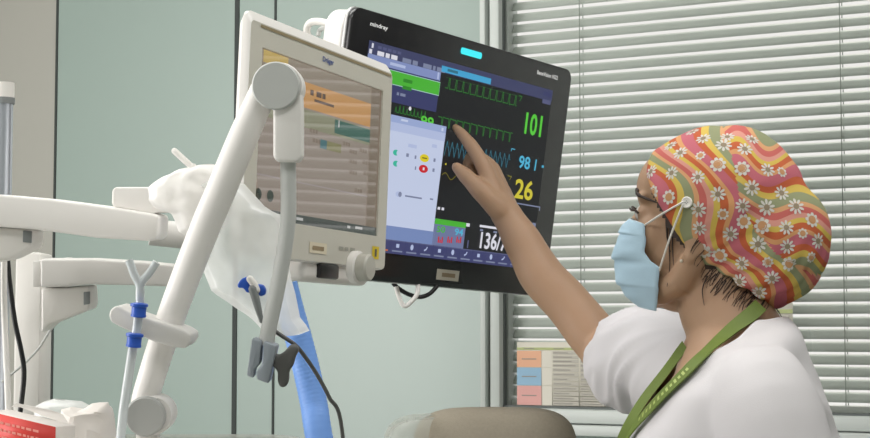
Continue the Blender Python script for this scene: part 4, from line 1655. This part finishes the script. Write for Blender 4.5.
def near_hit(px, py):
    for k in range(0, 60):
        for sg in (-1, 1):
            h = first_hit(px + sg * k * .75, py, (bodyBVH, scrubBVH))
            if h:
                return h


def ribbon(name, pts, w, mats, lift=.008, thick=.0016, label=None, facing=None):
    """a flat strap laid over the surfaces: pts are pixels of its centre line"""
    P, N = [], []
    Q = spline([V((q[0], q[1], q[2] if len(q) > 2 else 0)) for q in pts], 4)
    for q in Q:
        h = near_hit(q.x, q.y)
        if q.z:
            # hanging free in front of the chest, never inside it
            P.append(W(q.x, q.y, min(q.z, (h[0] - CAM).dot(FW) - .007)))
            N.append(V((-.45, -.85, .25)).normalized())
        else:
            P.append(h[0] + h[1] * lift)
            N.append(h[1])
    for _ in range(5):
        P = [P[i] if i in (0, len(P) - 1) else (P[i - 1] + P[i] * 2 + P[i + 1]) / 4 for i in range(len(P))]
        N = [(N[max(0, i - 1)] + N[i] * 2 + N[min(len(N) - 1, i + 1)]).normalized() for i in range(len(N))]
    P = spline(P, 2)
    Nn = []
    m = len(N)
    for i in range(len(P)):
        t = i / (len(P) - 1) * (m - 1)
        a = min(int(t), m - 2)
        Nn.append(N[a].lerp(N[a + 1], t - a).normalized())
    # smooth the normals so that the strap does not flutter
    for _ in range(4):
        Nn = [(Nn[max(0, i - 1)] + Nn[i] * 2 + Nn[min(len(Nn) - 1, i + 1)]).normalized() for i in range(len(Nn))]
    vs, fs = [], []
    for i, p in enumerate(P):
        T = (P[min(len(P) - 1, i + 1)] - P[max(0, i - 1)]).normalized()
        sde = T.cross(Nn[i]).normalized()
        vs += [p - sde * w / 2, p + sde * w / 2, p + sde * w / 2 + Nn[i] * thick, p - sde * w / 2 + Nn[i] * thick]
    for i in range(len(P) - 1):
        for k in range(4):
            fs.append((i * 4 + k, i * 4 + (k + 1) % 4, (i + 1) * 4 + (k + 1) % 4, (i + 1) * 4 + k))
    fs += [(0, 1, 2, 3), tuple((len(P) - 1) * 4 + k for k in (3, 2, 1, 0))]
    mb = MB()
    mb.add(vs, fs)
    return mb, P, Nn


olive = mat('olive_ribbon', (100, 119, 44), rough=.6, vary=.06, scale=120, bump=.15, bscale=1500)
lan = MB()
a_, P_, N_ = ribbon('lanyard', [(757, 309), (746, 321), (730, 337), (714, 353), (700, 366), (686, 381), (670, 397), (655, 413), (641, 430), (630, 446)], .0175, olive)
lan.add(a_.v, a_.f)
# pale print along the strap
for i in range(int(len(P_) * .5), int(len(P_) * .86), 2):
    T = (P_[i + 1] - P_[i]).normalized()
    q = P_[i] + N_[i] * .0021
    sd_ = T.cross(N_[i]).normalized()
    w_ = .0035 if i % 4 else .0025
    lan.add([q - sd_ * w_, q + sd_ * w_, q + sd_ * w_ * .8 + T * .0035, q - sd_ * w_ + T * .0035], [(0, 1, 2, 3)], 1)
a_, P_, N_ = ribbon('lanyard', [(685, 345, 1.97), (675, 359, 1.95), (661, 378, 1.93), (648, 394, 1.915), (636, 412, 1.90), (626, 430, 1.89), (619, 447, 1.89)], .0115, olive)
lan.add(a_.v, a_.f)
lan.build('lanyard', [olive, mat('lanyard_print', (176, 190, 112), .6)], person, sharp=30, label='olive green lanyard')

# ------------------------------------------------------------------ face details
eyew = mat('eye_white', (226, 222, 216), rough=.15, vary=0)
iris = mat('iris', (48, 30, 20), rough=.1, vary=.1)
hairm = mat('dark_hair', (58, 44, 38), rough=.55, vary=.2, scale=300)
for sg in (1, -1):
    b = MB()
    c_ = hp_(.0735, sg * .031, .0195)
    b.ell(c_, (.0115, .0115, .0115), HA, 20, 12, 0)
    b.ell(c_ + HF * .0085, (.0036, .0052, .0052), HA, 14, 8, 1)
    b.build('eye', [eyew, iris], person, sharp=0)
    b = MB()
    bp_ = []
    for l_, u_ in ((.012, .044), (.021, .0475), (.037, .046), (.049, .0405), (.057, .0335)):
        h_ = bodyBVH.ray_cast(hp_(.2, sg * l_, u_), -HF, .3)
        bp_.append(h_[0] + HF * .0006)
    b.tube(spline(bp_, 6),
           [(.0012, .0026)] * 6 + [(.0013, .0030)] * 6 + [(.0012, .0026)] * 7 + [(.0010, .0018)] * 3 + [(.0008, .0012), (.0007, .0008), (.0005, .0005)], 10, flat=HU, round_caps=False)
    b.build('eyebrow', hairm, person, sharp=0)
    b = MB()
    b.tube(spline([hp_(.0875, sg * .019, .0235), hp_(.0905, sg * .029, .0262), hp_(.0845, sg * .042, .0235), hp_(.076, sg * .048, .019)], 5), .0014, 8)
    for k in range(9):
        t = k / 8
        q = hp_(.088 - .010 * t, sg * (.020 + .026 * t), .0245 - .003 * t)
        b.tube([q, q + HF * .006 + HL * sg * .002 * t * 3 - HU * .001, q + HF * .009 + HL * sg * .004 * t + HU * .001], [.0007, .0005, .0002], 6)
    b.build('eyelashes', hairm, person, sharp=0)

# ------------------------------------------------------------------ cap
CC = V((-.045, 0, .055))            # head-local centre of the cap's star shape


def star_r(d):
    """cap radius from CC along unit direction d, head-local"""
    best = 0
    rs = []
    for c, r in (((-.004, 0, .045), (.097, .083, .090)), ((-.068, 0, .006), (.080, .070, .080)), ((-.022, 0, .052), (.085, .083, .083)), ((-.012, 0, .035), (.088, .083, .083))):
        o = V(((CC.x - c[0]) / r[0], (CC.y - c[1]) / r[1], (CC.z - c[2]) / r[2]))
        v = V((d.x / r[0], d.y / r[1], d.z / r[2]))
        A_, B_, C_ = v.dot(v), 2 * o.dot(v), o.dot(o) - 1
        disc = B_ * B_ - 4 * A_ * C_
        if disc < 0:
            continue
        rs.append((-B_ + math.sqrt(disc)) / (2 * A_))
    m = max(rs)
    s_ = sum(math.exp((r - m) / .006) for r in rs)
    return m + .006 * math.log(s_)


def cap_local(d, extra=0.0):
    r = star_r(d) + extra
    return CC + d * r


def l2w(q):
    return hp_(q.x, q.y, q.z)


cs = MB()
cs.grid(lambda u, v: l2w(cap_local(V((math.cos(2 * PI * u) * math.sin(PI * max(.0001, min(.9999, v))), math.sin(2 * PI * u) * math.sin(PI * v), math.cos(PI * v))))), 72, 40, closed_u=True)
capBVH = BVHTree.FromPolygons(cs.v, cs.f)
AX = V((-.74, 0, .67)).normalized()                    # pole of the cap, towards the back and top
E1 = V((.67, 0, .74)).normalized()                     # towards the forehead
E2 = V((0, 1, 0))


def polar(q):
    d = (q - CC).normalized()
    th = math.acos(max(-1, min(1, d.dot(AX))))
    ph = math.atan2(d.dot(E2), d.dot(E1))
    return th, ph


HEM = [(642.5, 160), (646, 176), (652, 193), (662, 213), (673, 230), (684, 247), (697, 261), (713, 270), (730, 279), (746, 289), (760, 297)]
hemp = []
for px, py in HEM:
    h = None
    for dx in range(0, 100):
        h = first_hit(px + dx * .5, py, (capBVH,)) or first_hit(px - dx * .5, py, (capBVH,)) or first_hit(px, py - dx * .5, (capBVH,))
        if h:
            break
    q = V(hloc(h[0]))
    th, ph = polar(q)
    hemp.append((abs(ph), th))
hemp.sort()
hemp = [(0.0, hemp[0][1])] + hemp + [(PI, hemp[-1][1])]


def hem_th(ph):
    a = abs(ph)
    for (p0, t0), (p1, t1) in zip(hemp, hemp[1:]):
        if p0 <= a <= p1:
            return t0 + (t1 - t0) * ((a - p0) / max(1e-6, p1 - p0))
    return hemp[-1][1]


def vpix(q):
    """side-view coordinates of a head-local point, in picture units of the near side"""
    p = hp_(q.x, abs(q.y), q.z) - CAM
    D = p.dot(FW)
    return 435 + FPX * p.dot(RT) / D, 219 - FPX * p.dot(UP) / D


def seam_x(py):
    L = [(110, 718), (125, 722), (165, 734), (200, 739), (235, 757), (262, 785), (275, 812)]
    for (a, b), (c, d) in zip(L, L[1:]):
        if py <= c:
            return b + (d - b) * max(0, (py - a)) / (c - a)
    return 900


cp = MB()
NU, NV = 200, 96
vs, quv = [], []
for j in range(NV + 1):
    for i in range(NU):
        ph = -PI + 2 * PI * i / NU
        t = j / NV
        ext = 0.0
        hm = hem_th(ph)
        if t > .965:
            hm2 = hm
        th = max(.001, hm * t)
        d = AX * math.cos(th) + (E1 * math.cos(ph) + E2 * math.sin(ph)) * math.sin(th)
        q = cap_local(d)
        # cloth folds: gathers towards the back hem and soft slack over the bag
        g = max(0, (abs(ph) - 1.5) / 1.6) * max(0, (t - .45) / .55)
        ext += .0028 * g * math.sin(ph * 34 + 3 * noise.noise(q * 30))
        ext += .0035 * noise.noise(q * 17) * max(0, min(1, (-q.x - .0) / .06))
        px, py = vpix(q)
        sdx = (px - seam_x(py)) / 10.0
        ext += -.0028 * math.exp(-sdx * sdx)
        ext += .0022 * noise.noise(V((px * .02, py * .05, 3)))
        # hem roll
        if t > .93:
            ext += .0016 * math.sin((t - .93) / .07 * PI)
        if j == NV:
            ext -= .003
        quv.append((q, px, py))
        vs.append(l2w(cap_local(d, ext)))
fs, mi_ = [], []
for j in range(NV):
    for i in range(NU):
        i2 = (i + 1) % NU
        fs.append((j * NU + i, (j + 1) * NU + i, (j + 1) * NU + i2, j * NU + i2))
        qs = [quv[k] for k in fs[-1]]
        px, py = sum(q[1] for q in qs) / 4, sum(q[2] for q in qs) / 4
        mi_.append(1 if px > seam_x(py) else 0)
cp.v, cp.f, cp.m = vs, fs, mi_
capB2 = BVHTree.FromPolygons(vs, fs)


def stripes(name, mode):
    m = bpy.data.materials.new(name)
    m.use_nodes = True
    nt = m.node_tree
    b = nt.nodes['Principled BSDF']
    b.inputs['Roughness'].default_value = .8
    b.inputs['Specular IOR Level'].default_value = .2
    uv = nt.nodes.new('ShaderNodeUVMap')
    uv.uv_map = 'cloth'
    sx = nt.nodes.new('ShaderNodeSeparateXYZ')
    nt.links.new(uv.outputs[0], sx.inputs[0])

    def op(o, a, c):
        n = nt.nodes.new('ShaderNodeMath')
        n.operation = o
        for k, v in enumerate((a, c)):
            if v is None:
                continue
            if isinstance(v, (int, float)):
                n.inputs[k].default_value = v
            else:
                nt.links.new(v, n.inputs[k])
        return n.outputs[0]
    w1 = op('MULTIPLY', op('SINE', op('MULTIPLY', sx.outputs[1], 2 * PI / (.44 if mode else .60)), None), .12 if mode else .17)
    w2 = op('MULTIPLY', op('SINE', op('ADD', op('MULTIPLY', sx.outputs[1], 2 * PI / .37), op('MULTIPLY', sx.outputs[0], 3.0)), None), .035)
    v = op('ADD', op('ADD', sx.outputs[0], w1), w2)
    fr_ = op('FRACT', v, None)
    cr = nt.nodes.new('ShaderNodeValToRGB')
    cr.color_ramp.interpolation = 'CONSTANT'
    seq = [(0, (146, 150, 116)), (.13, (212, 160, 116)), (.20, (196, 104, 98)), (.30, (212, 150, 136)), (.38, (208, 180, 88)), (.46, (192, 100, 64)), (.56, (212, 156, 108)),
           (.63, (192, 106, 118)), (.80, (192, 98, 64)), (.90, (210, 182, 92))]
    els = cr.color_ramp.elements
    els[0].position, els[0].color = seq[0][0], lin(seq[0][1])
    els[1].position, els[1].color = seq[1][0], lin(seq[1][1])
    for p_, c_ in seq[2:]:
        e_ = els.new(p_)
        e_.color = lin(c_)
    nt.links.new(fr_, cr.inputs[0])
    nt.links.new(cr.outputs[0], b.inputs['Base Color'])
    tc = nt.nodes.new('ShaderNodeTexCoord')
    nb = nt.nodes.new('ShaderNodeTexNoise')
    nb.inputs['Scale'].default_value = 900
    bp = nt.nodes.new('ShaderNodeBump')
    bp.inputs['Strength'].default_value = .12
    bp.inputs['Distance'].default_value = .002
    nt.links.new(tc.outputs['Object'], nb.inputs['Vector'])
    nt.links.new(nb.outputs[0], bp.inputs['Height'])
    nt.links.new(bp.outputs[0], b.inputs['Normal'])
    return m


# daisies printed on the cloth
DA1 = [(290, 85), (185, 150), (140, 118), (357, 203, 1), (145, 243), (265, 262), (50, 237), (62, 330, 1), (133, 353, 1), (357, 340), (468, 222, 1), (480, 133), (383, 115), (513, 310), (585, 228), (648, 335),
       (580, 400), (470, 393), (715, 395), (650, 238, 2), (513, 88), (268, 410), (277, 163, 2), (240, 55), (400, 78)]
DA2 = [(380, 42, 2), (475, 75, 1), (560, 95, 1), (272, 107), (415, 133), (670, 103), (788, 68, 1), (745, 130, 2), (815, 165), (540, 180), (293, 213, 1), (365, 230, 1), (467, 268), (675, 190),
       (585, 262, 2), (683, 270, 1), (605, 335), (455, 350), (545, 400), (205, 200, 2), (785, 240, 2)]
spots = [(640 + d[0] / 4.58, 120 + d[1] / 4.58, d[2] if len(d) > 2 else 0) for d in DA1] + [(640 + d[0] / 4.58, 205 + d[1] / 4.58, d[2] if len(d) > 2 else 0) for d in DA2]
random.seed(11)


def daisy(q, nrm, typ, sc):
    """flower print hugging the cloth"""
    t1 = nrm.cross(V((.3, .2, .9))).normalized()
    t2 = nrm.cross(t1)
    a0 = random.uniform(0, 6)

    def lay(x, y, k):
        p = q + t1 * x + t2 * y
        h = capB2.find_nearest(p)
        n_ = h[1] if h[1].dot(nrm) > 0 else -h[1]
        return h[0] + n_ * (.0004 + .00025 * k)
    R = .0094 * sc
    if typ == 2:
        R *= .72
    npet = 9 if typ == 0 else 8
    for k in range(npet):
        a = a0 + 2 * PI * k / npet
        ca, sa = math.cos(a), math.sin(a)
        r0, r1, wd_ = R * .34, R, R * (.17 if typ == 0 else .26)
        poly = [(r0, -wd_ * .55), (r0 + (r1 - r0) * .55, -wd_), (r1 * .96, -wd_ * .6), (r1, 0), (r1 * .96, wd_ * .6), (r0 + (r1 - r0) * .55, wd_), (r0, wd_ * .55)]
        cp.add([lay(x * ca - y * sa, x * sa + y * ca, 0) for x, y in poly], [tuple(range(7))], 2)
    nn_ = 12
    cp.add([lay(R * .36 * math.cos(2 * PI * k / nn_), R * .36 * math.sin(2 * PI * k / nn_), 1) for k in range(nn_)], [tuple(range(nn_))], 3 if typ == 0 else 4)
    if typ:
        cp.add([lay(R * .56 * math.cos(2 * PI * k / nn_), R * .56 * math.sin(2 * PI * k / nn_), .5) for k in range(nn_)], [tuple(range(nn_))], 4)


nbase = len(cp.f)
for px, py, typ in spots:
    h = first_hit(px, py, (capB2,))
    if not h:
        continue
    daisy(h[0], h[1], typ, random.uniform(.92, 1.08))
    q = V(hloc(h[0]))
    if q.y > .012:
        h2 = capB2.find_nearest(hp_(q.x, -q.y, q.z))
        n2 = h2[1] if h2[1].dot(h2[0] - l2w(CC)) > 0 else -h2[1]
        daisy(h2[0], n2, typ, 1.0)
capo = cp.build('surgical_cap', [stripes('floral_cloth_front', 0), stripes('floral_cloth_back', 1), mat('daisy_white', (214, 210, 202), .85, vary=.03), mat('daisy_heart', (150, 134, 110), .85),
                                 mat('daisy_tan', (198, 148, 104), .85)], person, sharp=0, label='cap with wavy orange, pink, yellow and green bands and white daisies')
uvl = capo.data.uv_layers.new(name='cloth')
for p in capo.data.polygons:
    if p.index < nbase:
        for li in p.loop_indices:
            q, px, py = quv[capo.data.loops[li].vertex_index]
            if p.material_index == 0:
                a, c_ = (px - .45 * (py - 120) - 640) / 74.0, (py - 120) / 160.0
            else:
                a, c_ = (py - .15 * (px - 720) - 118) / 68.0, (px - 720) / 150.0
            uvl.data[li].uv = (a + 10, c_)

# ------------------------------------------------------------------ hair
hr_ = MB()
HLINE = [(645, 176), (655, 200), (664, 219), (670, 236), (678, 240), (690, 250), (694, 263), (702, 279), (716, 293), (735, 304), (752, 309), (775, 314), (830, 314)]


def hline(px):
    for (a, b), (c, d) in zip(HLINE, HLINE[1:]):
        if px <= c:
            return b + (d - b) * max(0, px - a) / (c - a)
    return 400


tmp = MB()
tmp.ell(V((-.008, 0, .035)), (.0965, .0785, .098), None, 120, 80)
fs = []
for f in tmp.f:
    c_ = sum((tmp.v[k] for k in f), V()) / len(f)
    px, py = vpix(c_)
    if py < hline(px) + 2.0 * math.sin(px * 1.7) and px > 646:
        fs.append(f)
hr_.add([l2w(v) for v in tmp.v], fs)


def strand(pts, r0, r1=.0003, lift=.002):
    P = []
    for q in pts:
        if len(q) == 3:
            P.append(W(*q))
        else:
            h = near_hit(q[0], q[1])
            P.append(h[0] + h[1] * lift)
    P = spline(P, 6)
    n_ = len(P)
    hr_.tube(P, [r0 + (r1 - r0) * i / (n_ - 1) for i in range(n_)], 6)


random.seed(5)
for k in range(60):
    x = random.uniform(690, 760)
    y = hline(x) + random.uniform(-6, 6) * (1 if x > 705 else .5)
    strand([(x, y), (x + 4 + random.uniform(-2, 3), y - 7), (x + 9 + random.uniform(-2, 4), y - 15)], .0002, .0005, .0008)
strand([(671, 232), (670, 250), (671, 268), (668, 286)], .0012)
strand([(673, 236), (673, 252), (675, 266)], .0012)
strand([(668, 222), (668, 238), (671, 252)], .0018)
strand([(708, 276), (703, 290), (705, 306)], .0010)
strand([(757, 296, 1.97), (772, 304, 1.965), (782, 318, 1.96), (788, 338, 1.955)], .0011)
strand([(760, 296, 1.975), (768, 308, 1.97), (774, 322, 1.965), (784, 342, 1.96)], .0016)
strand([(756, 296, 1.97), (763, 306, 1.965), (768, 318, 1.96), (771, 330, 1.955)], .0022)
strand([(752, 294, 1.965), (758, 304, 1.96), (762, 312, 1.955), (766, 322, 1.95)], .0024)
hr_.build('hair', hairm, person, sharp=0)

# ------------------------------------------------------------------ earring
h = near_hit(682, 261)
b = MB()
b.ell(h[0] + h[1] * .001, (.0021, .0021, .0021), None, 14, 8)
b.build('earring', mat('pearl', (216, 206, 190), .25, vary=0), person, sharp=0)

# ------------------------------------------------------------------ mask
PROF = [(0, .0955, .0120), (.13, .1040, .000), (.28, .1095, -.015), (.5, .1110, -.041), (.72, .1040, -.066), (.88, .0910, -.082), (1, .0700, -.0920)]
SIDE = [(0, .0640, .0560, .006), (.2, .0590, .0590, -.008), (.45, .0570, .0600, -.028), (.5, .0500, .0605, -.036), (.56, .0370, .0620, -.042), (.75, .0350, .0600, -.066), (1, .0370, .0500, -.094)]


def interp(T, v):
    for A_, B_ in zip(T, T[1:]):
        if v <= B_[0]:
            k = (v - A_[0]) / (B_[0] - A_[0])
            k = k * k * (3 - 2 * k) * .5 + k * .5
            return [a + (b_ - a) * k for a, b_ in zip(A_[1:], B_[1:])]
    return T[-1][1:]


def mask_pt(u, v):
    xf, zf = interp(PROF, v)
    xs, ys, zs = interp(SIDE, v)
    a = (u * 2 - 1) * PI / 2
    cu = math.cos(a)
    k = max(0, cu) ** .85
    x = xs + (xf - xs) * k
    z = zs + (zf - zs) * k
    y = ys * sup_e(math.sin(a), .92)
    # pleats across the mask and the dart at its side
    x += .0042 * (((v * 3.6 + .25) % 1.0) - .5) * min(1, k * 1.6)
    x += -.004 * math.exp(-((v - .52) / .05) ** 2) * (1 - k) * k * 4
    nz_ = .0018 * noise.noise(V((u * 7, v * 9, 2)))
    return hp_(x + nz_, y, z)


mk = MB()
mk.grid(mask_pt, 61, 72)
mo = mk.build('face_mask', mat('mask_blue', (184, 212, 230), rough=.75, vary=.04, scale=60, bump=.15, bscale=800, spec=.2), person, sharp=0, label='pale blue pleated surgical mask')
md = mo.modifiers.new('thick', 'SOLIDIFY')
md.thickness = .0012
for vv, nm in ((0.0, 'top'), (1.0, 'bottom')):
    b = MB()
    pts = [mask_pt(i / 40, vv) + HF * .0008 for i in range(41)]
    b.tube(pts, .0011, 8)
    b.build('mask_edge', mat('mask_binding', (196, 216, 228), .7), mo, sharp=0)
bt = first_hit(687.5, 202.5, (capB2, bodyBVH))
for sg in (1, -1):
    q = V(hloc(bt[0] + bt[1] * .0025))
    q2 = hp_(q.x, sg * q.y, q.z)
    nb_ = bt[1] if sg > 0 else (bt[1] - HL * 2 * bt[1].dot(HL))
    b = MB()
    b.lathe(q2 - nb_ * .002, nb_, [(.0062, 0), (.0068, .0008), (.0068, .0022), (.0058, .0028), (.0050, .0024), (.001, .0024)], 28)
    for k in range(4):
        a = PI / 4 + k * PI / 2
        t1 = nb_.orthogonal().normalized()
        t2 = nb_.cross(t1)
        c_ = q2 + (t1 * math.cos(a) + t2 * math.sin(a)) * .0016 + nb_ * .00045
        b.lathe(c_, nb_, [(.0006, 0), (.0006, .0003)], 8, 1)
    b.build('button', [mat('button_white', (236, 232, 226), .35), M['midgrey']], capo, sharp=40, label='white button holding the mask loops')
    uu = 1.0 if sg > 0 else 0.0
    for (ua, va, dy) in ((uu, .02, .0), (uu, .60, .003)):
        m_ = mask_pt(ua, va)
        e_ = q2 + nb_ * .0002 + HF * .004 - HU * dy
        b = MB()
        mid = m_.lerp(e_, .5) + HL * sg * .004
        b.tube(spline([m_, mid, e_], 8), .0013, 8, round_caps=True)
        b.build('ear_loop', mat('loop_white', (232, 228, 222), .7), mo, sharp=0)

# ------------------------------------------------------------------ trousers and clogs (below the picture)
b = MB()
hipz = .84
hx, hy = tp_(0, 0, -.5).x, tp_(0, 0, -.5).y
b.ell(V((hx, hy, hipz)), (.125, .172, .13), (TF, TL_, V((0, 0, 1))))
for sg in (1, -1):
    b.tube(spline([V((hx, hy, hipz - .02)) + TL_ * sg * .085, V((hx, hy, .5)) + TL_ * sg * .09, V((hx, hy, .09)) + TL_ * sg * .095], 8),
           [.095 - .0022 * i for i in range(17)], 24)
tr_ = finish(b, 'trousers', cloth, person, .009, 4)
tr_.build('trousers', cloth, person, sharp=0)
for sg in (1, -1):
    b = MB()
    c_ = V((hx, hy, 0)) + TL_ * sg * .095 + TF * .045
    TFh = V((TF.x, TF.y, 0)).normalized()
    b.grid(lambda u, v: c_ + TFh * (.125 * sup_e(math.cos(2 * PI * u), .8) * math.sin(PI * (v * .5 + .5) if v > .5 else PI / 2)) + TL_ * (.046 * sup_e(math.sin(2 * PI * u), .9) * (math.sin(PI * (v * .5 + .5)) if v > .5 else 1))
           + V((0, 0, .09 * v)), 28, 12, closed_u=True)
    n_ = 28
    b.f.append(tuple(reversed(range(n_))))
    b.m.append(0)
    b.build('shoe', M['white'], person, sharp=40)
